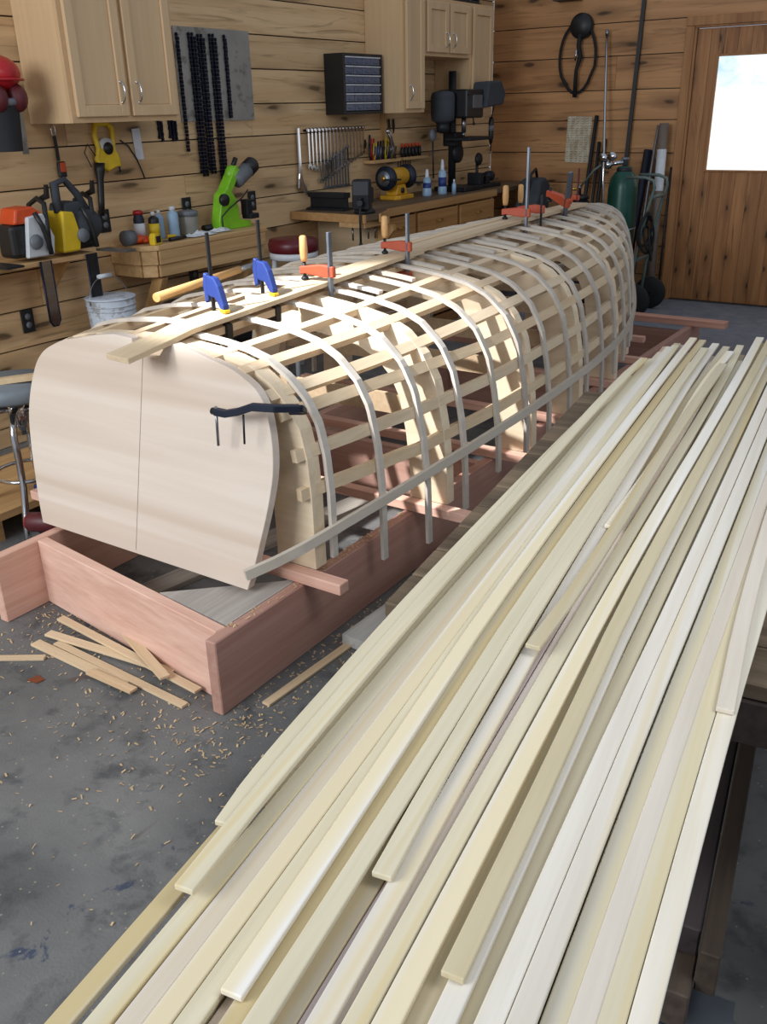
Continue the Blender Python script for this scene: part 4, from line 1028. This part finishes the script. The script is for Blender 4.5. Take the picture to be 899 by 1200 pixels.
# ---------------------------------------------------------------- clamps
def fclamp(x,y,z,label,rot=0,barh=.17,scale=1.0,tilt=0,arm='clamp_orange',handle=True,bar='galv',below=.09):
    t=thing('bar_clamp',label,'clamp',(x,y,z),rot)
    k=scale
    MB().bb((-.004*k,-.011*k,-below),(.006*k,.011*k,barh)).build('bar',M[bar],t,bev=.001)
    mb=MB(); mb.prism([(-.12*k,.018*k),(-.10*k,.022*k),(-.02*k,.012*k),(.018*k,.012*k),(.018*k,.05*k),(-.03*k,.055*k),(-.12*k,.046*k)],'Y',-.011*k,.011*k); mb.build('sliding_arm',M[arm],t,bev=.003)
    mb=MB(); mb.bb((-.11*k,-.010,-below),(.018*k,.010,-below+.025)); mb.build('fixed_jaw',M[arm],t,bev=.003)
    MB().cyl((-.105*k,0,.062*k),(-.105*k,0,.0),.006*k).build('screw',M['iron'],t)
    MB().lathe([(.013*k,0),(.014*k,.006*k),(.008*k,.012*k)],(-.105*k,0,.0),'Z',14).build('swivel_pad',M['iron'],t)
    if handle: MB().lathe([(.010*k,.062*k),(.013*k,.075*k),(.0145*k,.10*k),(.013*k,.145*k),(.008*k,.150*k),(0,.151*k)],(-.105*k,0,0),'Z',14).build('handle',M['handle'],t)
    return t
def kz(y): return zk(y)+.022
fclamp(-1.942,2.58,kz(2.58),'orange bar clamp with wooden handle on the keel plank, nearest the camera',.1,.165,1.0)
fclamp(-1.950,3.10,kz(3.10),'orange bar clamp with wooden handle at the joint of the keel planks',.1,.155,.95)
fclamp(-1.975,4.23,kz(4.23),'orange bar clamp with tall steel bar and wooden handle, middle of the far group',.1,.33,1.05)
fclamp(-1.975,4.40,kz(4.40),'orange bar clamp with upright wooden handle right of the tall barred one',.3,.10,1.0,bar='iron')
c=fclamp(-1.98,4.72,kz(4.72),'red clamp with pale steel bar leaning over near the bow',-.35,.20,1.2,handle=False); c.rotation_euler=(0.18,.28,-.35)
fclamp(-2.07,5.0,kz(5.0),'small dark-barred red clamp near the bow, left of the last one',0,.17,.7,bar='reddark',handle=False)
fclamp(-2.08,5.12,kz(5.12),'small dark-barred red clamp nearest the bow stem',0,.18,.7,bar='reddark',handle=False)
def qclamp(x,y,z,label,rot=0,barh=.25):
    t=thing('quick_clamp',label,'clamp',(x,y,z),rot); t.scale=(.82,.8,.95)
    MB().bb((-.05,-.007,-.10),(-.04,.007,barh)).build('bar',M['black'],t,bev=.001)
    mb=MB(); mb.prism([(-.06,.05),(-.035,.045),(-.012,.045),(.022,.012),(.045,.01),(.045,.025),(.015,.085),(-.01,.11),(-.06,.115)],'Y',-.014,.014); mb.build('head',M['blue'],t,bev=.005,seg=2)
    mb=MB(); mb.prism([(-.085,.02),(-.065,.03),(-.065,.115),(-.085,.12),(-.095,.08)],'Y',-.01,.01); mb.build('trigger',M['blue'],t,bev=.003)
    MB().box((.034,0,.006),(.034,.026,.011)).build('pad',M['yellow'],t,bev=.002)
    mb=MB(); mb.prism([(-.055,-.10),(.055,-.09),(.06,-.035),(.03,-.03),(.02,-.07),(-.055,-.08)],'Y',-.016,.016); mb.build('fixed_jaw',M['black'],t,bev=.004)
    return t
qclamp(-2.02,2.10,kz(2.10)-.001,'blue quick-grip clamp with yellow pad, nearer the transom',-.25,.25)
qclamp(-2.02,2.34,kz(2.34)-.001,'blue quick-grip clamp with yellow pad, farther one beside the stool',-.25,.25)
# transom C clamp
t=thing('c_clamp','dark blue-grey clamp gripping the right edge of the transom','clamp',(-1.60,1.80,.755))
mb=MB(); mb.sweep([(-.13,-.06,.02),(-.09,-.06,.02),(-.05,-.055,.03),(.0,-.05,.05),(.06,-.03,.05),(.10,.03,.04)],.022,.02); mb.sweep([(.10,.03,.04),(.085,.065,.02),(.03,.07,.01)],.018,.02); mb.build('clamp_frame',M['navy'],t,bev=.003)
MB().cyl((-.125,-.06,.035),(-.13,-.06,-.08),.004).build('tommy_bar',M['steel'],t)
MB().cyl((-.03,-.055,.025),(-.035,-.055,-.06),.003).build('screw_rod',M['iron'],t)
MB().cyl((-.14,-.06,.02),(-.11,-.06,.02),.010).build('screw_head',M['iron'],t)
# ---------------------------------------------------------------- left side: stool, stick, drill
t=thing('round_stool','grey-topped swivel stool with curved chrome legs at the left edge','stool',(-3.07,2.02,0))
MB().lathe([(.17,.555),(.18,.565),(.18,.60),(.165,.612),(0,.615)],(0,0,0),'Z',32).build('seat',M['seatgrey'],t)
MB().cyl((0,0,.40),(0,0,.555),.035).build('center_post',M['chrome'],t)
for k in range(4):
    a=k*PI/2+.75; cx,sy=math.cos(a),math.sin(a)
    MB().tube([(.03*cx,.03*sy,.50),(.09*cx,.09*sy,.49),(.13*cx,.13*sy,.42),(.12*cx,.12*sy,.33),(.13*cx,.13*sy,.22),(.19*cx,.19*sy,.10),(.22*cx,.22*sy,.015)],.014,10).build('leg',M['chrome'],t)
MB().tube([(.13*math.cos(k*PI/12),.13*math.sin(k*PI/12),.24) for k in range(24)],.008,8,closed=True).build('foot_ring',M['chrome'],t)
tag(MB().sweep([(-3.5,1.55,.58),(-2.80,2.20,.65)],.03,.022).build('wood_batten',M['stringer'],col=(.9,.82,.72)),'long pale batten poking in from the left edge behind the grey stool','batten')
t=thing('cordless_drill','red and black cordless tool lying on the floor by the left rail','drill',(-2.80,1.86,.0),.5)
MB().lathe([(.03,-.06),(.038,-.05),(.038,.05),(.022,.08),(.015,.11)],(0,0,.14),'X',18).build('motor_body',M['reddark'],t)
MB().lathe([(.0,-.066),(.026,-.065),(.03,-.06)],(0,0,.14),'X',18).build('end_cap',M['red'],t)
MB().sweep([(0,0,.13),(.01,0,.05)],.035,.045,up=(1,0,0)).build('grip',M['black'],t,bev=.006)
MB().bb((-.04,-.035,0.0),(.06,.035,.05)).build('battery',M['black'],t,bev=.006)
t=thing('lower_shelf','low pale plank shelf on blocks behind the chrome-legged stool','shelf',(-3.35,2.2,0))
MB().bb((-.25,-.5,.10),(.32,.35,.13)).build('shelf_board',M['benchw'],t,col=(.9,.85,.8))
for y in(-.4,.25): MB().bb((-.2,y,0),(.28,y+.06,.10)).build('block',M['benchw'],t)
t=thing('box_cutter','small blue and yellow tool on the low shelf by the stool','tool',(-3.09,2.10,.131),.7)
MB().bb((-.05,-.012,0),(.03,.012,.02)).build('handle',M['blue'],t,bev=.003); MB().bb((.03,-.012,0),(.07,.012,.02)).build('yellow_nose',M['yellow'],t,bev=.003)
# ---------------------------------------------------------------- floor bits
def slat(p0,p1,w,label,z=.003,t_=.008,col=(1,.96,.9),z1=None,mat='stringer',name='wood_offcut'):
    d=V(p1[0]-p0[0],p1[1]-p0[1],0); L=d.length; a=math.atan2(-d.x,d.y)
    o=MB().bb((-w/2,0,0),(w/2,L,t_)).build(name,M[mat],bev=.0008,col=col)
    o.location=(p0[0],p0[1],z); o.rotation_euler=(math.asin(((z1 if z1 is not None else z)-z)/L),0,a)
    return tag(o,label,'offcut')
slat((-2.31,1.425),(-1.885,1.415),.035,'pale offcut slat at the near edge of the floor pile',.001)
slat((-2.31,1.475),(-1.80,1.53),.03,'offcut slat lying across the middle of the floor pile',.010)
slat((-2.34,1.55),(-1.66,1.49),.028,'longest offcut slat reaching toward the right rail corner',.019)
slat((-2.25,1.46),(-1.66,1.435),.026,'thin offcut slat whose right end sticks out of the pile',.001,col=(.95,.9,.84))
slat((-2.18,1.63),(-1.77,1.47),.032,'crosswise offcut slat lying on top of the floor pile',.030,z1=.036)
slat((-2.02,1.40),(-1.83,1.40),.03,'stubby offcut in the front of the floor pile',.010,col=(.9,.8,.7))
slat((-2.50,1.20),(-2.21,1.385),.024,'lone offcut slat at the left edge of the floor',.001,col=(.9,.85,.8))
slat((-1.47,1.56),(-1.42,2.5),.028,'long thin slat on the floor beside the right rail',.001,col=(.92,.86,.78))
o=slat((-1.43,1.93),(-1.37,3.3),.085,'grey weathered board on the floor between rail and table',.001,.038,(1,1,1),mat='greyw',name='grey_board')
slat((-1.86,1.98),(-1.70,2.93),.07,'long grey board lying on the floor inside the building base',.001,.02,(.9,.9,.95),mat='greyw',name='grey_board')
slat((-2.25,1.80),(-2.05,2.93),.10,'wide board lying on the floor under the boat frame, left side',.001,.02,(.8,.75,.7),mat='greyw',name='grey_board')
# shavings
random.seed(5); mb=MB()
def chip(x,y,z=0.0):
    a=random.uniform(0,2*PI); L=random.uniform(.002,.007); w=random.uniform(.0008,.0028); c,s=math.cos(a),math.sin(a); h=random.uniform(.001,.006)
    p=[(-L,-w,0.0005),(L,-w,h),(L,w,h),(-L,w,.0005)]
    mb.add([(x+q[0]*c-q[1]*s,y+q[0]*s+q[1]*c,z+q[2]+.0008) for q in p],[(0,1,2,3)])
for k in range(1500):
    r=random.random()
    if r<.25: chip(random.gauss(-2.3,.16),random.gauss(1.62,.10) if random.random()<.8 else random.uniform(1.3,1.6))
    elif r<.5: chip(random.uniform(-1.53,-1.40),random.uniform(1.3,2.6))
    elif r<.7: chip(random.gauss(-1.6,.25),random.gauss(1.38,.12))
    elif r<.9: chip(random.uniform(-2.6,-.7),random.uniform(.2,1.5))
    else: chip(random.uniform(XR-.036,XR-.002),random.uniform(1.5,2.6),.235)
for k in range(160): chip(random.gauss(-2.36,.07),random.uniform(1.66,1.76),0)
tag(mb.build('wood_shavings',M['shave']),'pale wood chips and shavings scattered on the floor','shavings',kind='stuff')
tag(MB().prism([(0,0),(.04,.005),(.045,.03),(.01,.035)],'Z',0,.002).build('bark_scrap',M['copper'],loc=(-2.16,1.28,.001)),'little reddish brown scrap on the floor left of the slat pile','scrap')
# ---------------------------------------------------------------- strips table
OX,OY=-.35,1.6; TA=math.radians(7.7)
tb=thing('strip_table','low dark timber table under the pile of planking strips','table',(OX,OY,0),TA)
n=12
for i in range(n):
    v0=-.35+i*(1.45/n)
    MB().bb((-.507,v0+.003,.682),(.62,v0+1.45/n-.003,.712)).build('deck_board',M['ply_dark'],tb,bev=.003,col=(random.uniform(.75,1.15),)*3)
MB().bb((-.507,-.352,.60),(.64,-.33,.681)).build('front_apron',M['darkw'],tb,bev=.003,col=(.9,.85,.85))
for u in(-.40,.12,.6): MB().bb((u-.03,-.32,.60),(u+.03,1.1,.68)).build('bearer',M['darkw'],tb,bev=.003)
for u in(-.40,.6):
    for v in(-.28,1.0): MB().bb((u-.04,v-.04,0),(u+.04,v+.04,.60)).build('leg',M['darkw'],tb,bev=.003)
# dolly with beams
dl=thing('shop_dolly','dark low wheeled timber dolly beneath the near end of the strips','dolly',(OX,OY,0),TA)
MB().bb((.070,-.46,.24),(.108,.9,.30)).build('beam',M['darkw'],dl,bev=.003,col=(.9,.9,1.1))
MB().bb((.111,-.505,.215),(.144,.9,.305)).build('beam',M['darkw'],dl,bev=.003,col=(1.3,1.2,1.05))
MB().bb((-.32,-.50,.24),(-.26,.9,.30)).build('beam',M['darkw'],dl,bev=.003)
MB().bb((-.32,-.54,.16),(.109,-.44,.238)).build('cross_beam',M['darkw'],dl,bev=.003,col=(1.4,1.3,1.2))
MB().bb((-.32,.4,.16),(.109,.5,.238)).build('cross_beam',M['darkw'],dl,bev=.003,col=(1.4,1.3,1.2))
for u,v in((.062,-.53),(.142,-.49),(-.28,-.5),(.08,.45),(-.28,.45)):
    w=MB(); w.lathe([(.02,-.018),(.07,-.018),(.078,-.008),(.078,.008),(.07,.018),(.02,.018)],(u,v,.079),'X',28); w=w.build('caster_wheel',M['navy'],dl)
    MB().lathe([(0,-.022),(.025,-.022),(.025,.022),(0,.022)],(u,v,.079),'X',16).build('hub',M['galv'],w)
    mb=MB(); 
    for s in(-1,1): mb.prism([(-.02,.06),(.02,.06),(.035,.155),(-.035,.155)],'X',s*.026-.002,s*.026+.002,f=lambda a,b,c,u=u,v=v:(u+c,v+a,b))
    mb.bb((u-.035,v-.04,.153),(u+.035,v+.04,.159)); mb.build('caster_fork',M['galv'],dl)
MB().box((.055,-.502,.2395),(.02,.045,.001)).build('sticker',M['white'],dl)
# strips
STR={
'A0':(3,[(-.421,-.967),(-.434,-.861),(-.437,-.537),(-.438,-.306),(-.421,.488),(-.405,.903)],'y'),
'A1':(4,[(-.397,-1.075),(-.406,-.858),(-.412,-.307),(-.404,1.048),(-.383,1.369)],'y'),
'S1':(1,[(-.425,-1.6),(-.425,-1.1),(-.428,-.6)],'t'),
'S2':(2,[(-.385,-1.6),(-.385,-.83),(-.386,-.268),(-.368,.197),(-.373,1.112),(-.369,1.445)],'y'),
'B1':(2,[(-.354,-1.6),(-.361,-.82),(-.364,-.26),(-.372,.994),(-.359,1.548)],'g'),
'B2':(2,[(-.328,-1.6),(-.337,-.811),(-.343,-.253),(-.352,1.068),(-.345,1.632)],'w'),
'B3':(2,[(-.301,-1.6),(-.312,-.801),(-.320,-.245),(-.328,1.127),(-.33,1.664)],'y'),
'C':(3,[(-.282,-1.154),(-.292,-.797),(-.309,-.249),(-.295,1.116),(-.284,1.76)],'W'),
'D':(2,[(-.262,-1.6),(-.272,-.781),(-.286,-.226),(-.268,1.153),(-.253,1.775)],'t'),
'E':(3,[(-.236,-1.6),(-.248,-.778),(-.26,-.228),(-.236,1.139),(-.226,1.619)],'y'),
'F':(3,[(-.214,-.96),(-.223,-.767),(-.236,-.217),(-.234,1.408)],'y'),
'G':(2,[(-.187,-1.6),(-.198,-.748),(-.210,-.194),(-.218,1.172),(-.204,1.738)],'w'),
'I':(2,[(-.160,-1.6),(-.163,-.732),(-.157,-.169),(-.122,1.21),(-.122,1.742)],'y'),
'H':(4,[(-.196,-.459),(-.179,-.207),(-.166,.64),(-.147,1.147),(-.137,1.382)],'t'),
'T10':(3,[(-.191,.05),(-.168,.592),(-.168,1.165),(-.14,1.6)],'W'),
'T9':(1,[(-.216,-.263),(-.207,.53),(-.192,1.182),(-.168,1.751)],'t'),
'J':(3,[(-.132,-1.6),(-.131,-.725),(-.126,-.17),(-.08,1.2),(-.067,1.84)],'W'),
'J2':(2,[(-.108,-1.6),(-.110,-.725),(-.104,-.17),(-.060,1.2),(-.05,1.80)],'t'),
'K':(4,[(-.092,-1.054),(-.09,-.716),(-.094,-.17),(-.046,1.187),(-.027,1.823)],'o'),
'L':(3,[(-.0865,-1.6),(-.083,-.716),(-.080,-.17),(-.034,1.187),(-.015,1.8)],'w'),
'M':(2,[(-.067,-1.6),(-.063,-.685),(-.052,-.124),(-.015,1.155),(0.005,1.8)],'t'),
'N':(3,[(-.054,-1.6),(-.039,-.684),(-.019,-.123),(.02,1.239),(.035,1.8)],'w'),
'O':(3,[(-.027,-1.6),(-.012,-.672),(.008,-.112),(.048,1.2),(.06,1.8)],'w'),
'P':(2,[(-.003,-1.6),(.015,-.65),(.036,-.084),(.075,1.2),(.09,1.8)],'b'),
'Q':(2,[(.021,-1.6),(.039,-.64),(.061,-.075),(.10,1.2),(.115,1.8)],'g'),
'R':(2,[(.047,-1.6),(.062,-.629),(.086,-.064),(.126,1.2),(.14,1.8)],'y'),
'R2':(3,[(.093,-.491),(.088,-.209),(.096,.2),(.12,1.2)],'g'),
'S':(2,[(.074,-1.6),(.089,-.617),(.114,-.05),(.15,1.2),(.165,1.8)],'c'),
}
SC={'y':(.87,.82,.66),'t':(.75,.69,.54),'w':(.95,.93,.90),'W':(1.06,1.06,1.06),'g':(.84,.79,.74),'o':(.72,.65,.47),'b':(.86,.87,.87),'c':(.98,.95,.89)}
CN={'y':'yellowish','t':'tan','w':'pale','W':'whitest','g':'greyish','o':'olive-tan','b':'bluish grey','c':'cream'}
LB={
'A0':'yellowish strip whose short end lies outermost left over the floor, above its neighbour',
'A1':'yellowish strip on top, ending second from the left edge beyond a gap over the floor',
'S1':'tan strip lowest and outermost, reaching the bottom left corner with floor showing beside it',
'S2':'yellowish strip just right of the floor gap at the bottom edge',
'B1':'greyish strip right of the yellowish one at the bottom left',
'B2':'pale strip between the greyish and the yellow strips at lower left',
'B3':'yellow-streaked strip left of the white strip that ends near the bottom edge',
'C':'bright white strip on top ending just above the bottom edge at left',
'D':'tan strip under the right edge of the bright white short strip',
'E':'rounded yellow strip left of the deep dark gap at the bottom',
'F':'yellow strip whose rounded end lies over the deep dark gap, mid lower left',
'G':'pale strip with a small knot hole right of the deep dark gap',
'I':'yellow-streaked strip right of the knotty pale strip',
'H':'tan strip crossing diagonally on top, its near end mid-pile',
'T10':'white strip with a dark gap beside it on the far half of the pile',
'T9':'tan strip low between two white strips at the far end',
'J':'brightest white long strip down the middle of the pile',
'J2':'narrow tan strip edge showing right of the brightest white strip',
'K':'olive-tan strip on top whose rough end lies at the bottom middle',
'L':'pale strip under the olive-tan rough-ended strip',
'M':'tan strip in shadow right of the olive-tan one',
'N':'wide pale strip left of the long black seam',
'O':'wide pale strip right of the long black seam',
'P':'bluish grey strip right of the pair of pale strips',
'Q':'greyish strip with a fine split, third from the right edge',
'R':'yellow strip second from the right edge of the pile',
'R2':'short greyish strip on top of the right edge, its end over the outer strips',
'S':'cream strip along the right edge of the pile'}
Z0=.714; TH=.0080
def chaikin(p,n=2):
    for _ in range(n):
        q=[p[0]]
        for a,b in zip(p[:-1],p[1:]):
            q.append(tuple(a[i]*.75+b[i]*.25 for i in range(2))); q.append(tuple(a[i]*.25+b[i]*.75 for i in range(2)))
        q.append(p[-1]); p=q
    return p
random.seed(21)
SN=[0]
def strip(pts,layer,col,label,group=None,w=.0245,dz=0):
    P=chaikin([(a,b) for a,b in pts]); SN[0]+=1; zc=Z0+layer*(TH+.0022)+TH/2+(SN[0]*7%11)*.00018
    q=[(a,b,zc) for a,b in P]
    mb=MB(); mb.sweep(q,w,TH)
    o=mb.build('planking_strip',M['strip'],bev=.0016,col=col,seg=2); o.location=(OX,OY,0); o.rotation_euler=(0,0,TA)
    return tag(o,label,'wood strip',group)
for k,(ly,pts,c) in STR.items():
    j=random.uniform(.97,1.03); col=tuple(min(1.12,x*j) for x in SC[c])
    w=.0247
    if k in('N','O','R','S'): w=.0258
    if k in ('J',): w=.0262
    strip(pts,ly,col,LB[k],w=w)
for q,(a,b_) in enumerate(((-.405,-.395),(-.383,-.376))):
    strip([(a-.003,-.9+.2*q),(a,-.2),(b_,1.25+.1*q)],1+q,tuple(x*.9 for x in SC['y']),'strip of the lower layers of the pile, showing only in the gaps','lower layer strips')
# lower hidden layers that show in the gaps
for L_,(off,n_) in enumerate(((0,18),(.012,17))):
    for i in range(n_):
        u0=-.372+off+i*.0256; u1=-.375+off+i*.0295
        if L_==1 and i>18: continue
        col=SC[random.choice('ytwgt')]; col=tuple(x*random.uniform(.8,.95) for x in col)  # lower strips tinted darker, so shade in the gaps is partly colour
        v1=random.uniform(1.45,1.8); 
        strip([(u0+random.uniform(-.002,.002),-1.6),(u0*.7+u1*.3,-.4),(u1,v1)],L_,col,'strip of the lower layers of the pile, showing only in the gaps','lower layer strips',w=.0245)
# ---------------------------------------------------------------- lights
w=bpy.data.worlds.new('world'); S.world=w; w.use_nodes=True
bg=w.node_tree.nodes['Background']; bg.inputs[0].default_value=(.74,.82,.95,1); bg.inputs[1].default_value=.52
def area(name,loc,target,size,power,color,spread=180):
    l=bpy.data.lights.new(name,'AREA'); l.shape='RECTANGLE'; l.size,l.size_y=size; l.energy=power; l.color=color; l.spread=math.radians(spread)
    o=bpy.data.objects.new(name,l); C.objects.link(o); o.location=loc
    o.rotation_euler=(V(target)-V(loc)).to_track_quat('-Z','Y').to_euler(); return o
area('garage_door_light',(-2.6,-2.3,2.6),(-1.5,2.4,.4),(2.4,1.8),125,(.92,.96,1.0),150)
area('shop_window_light',(1.0,1.4,2.7),(-.7,2.2,.5),(1.2,1.0),20,(.93,.97,1.0),150)
sp=bpy.data.lights.new('sun_patch','SPOT'); sp.energy=2100; sp.spot_size=math.radians(15.5); sp.spot_blend=.5; sp.shadow_soft_size=.045; sp.color=(.97,.98,1)
so=bpy.data.objects.new('sun_patch',sp); C.objects.link(so)
D=V(.34,.60,-.80).normalized(); tg=V(-1.70,2.68,.55); so.location=tg-D*4.5; so.rotation_euler=D.to_track_quat('-Z','Y').to_euler()
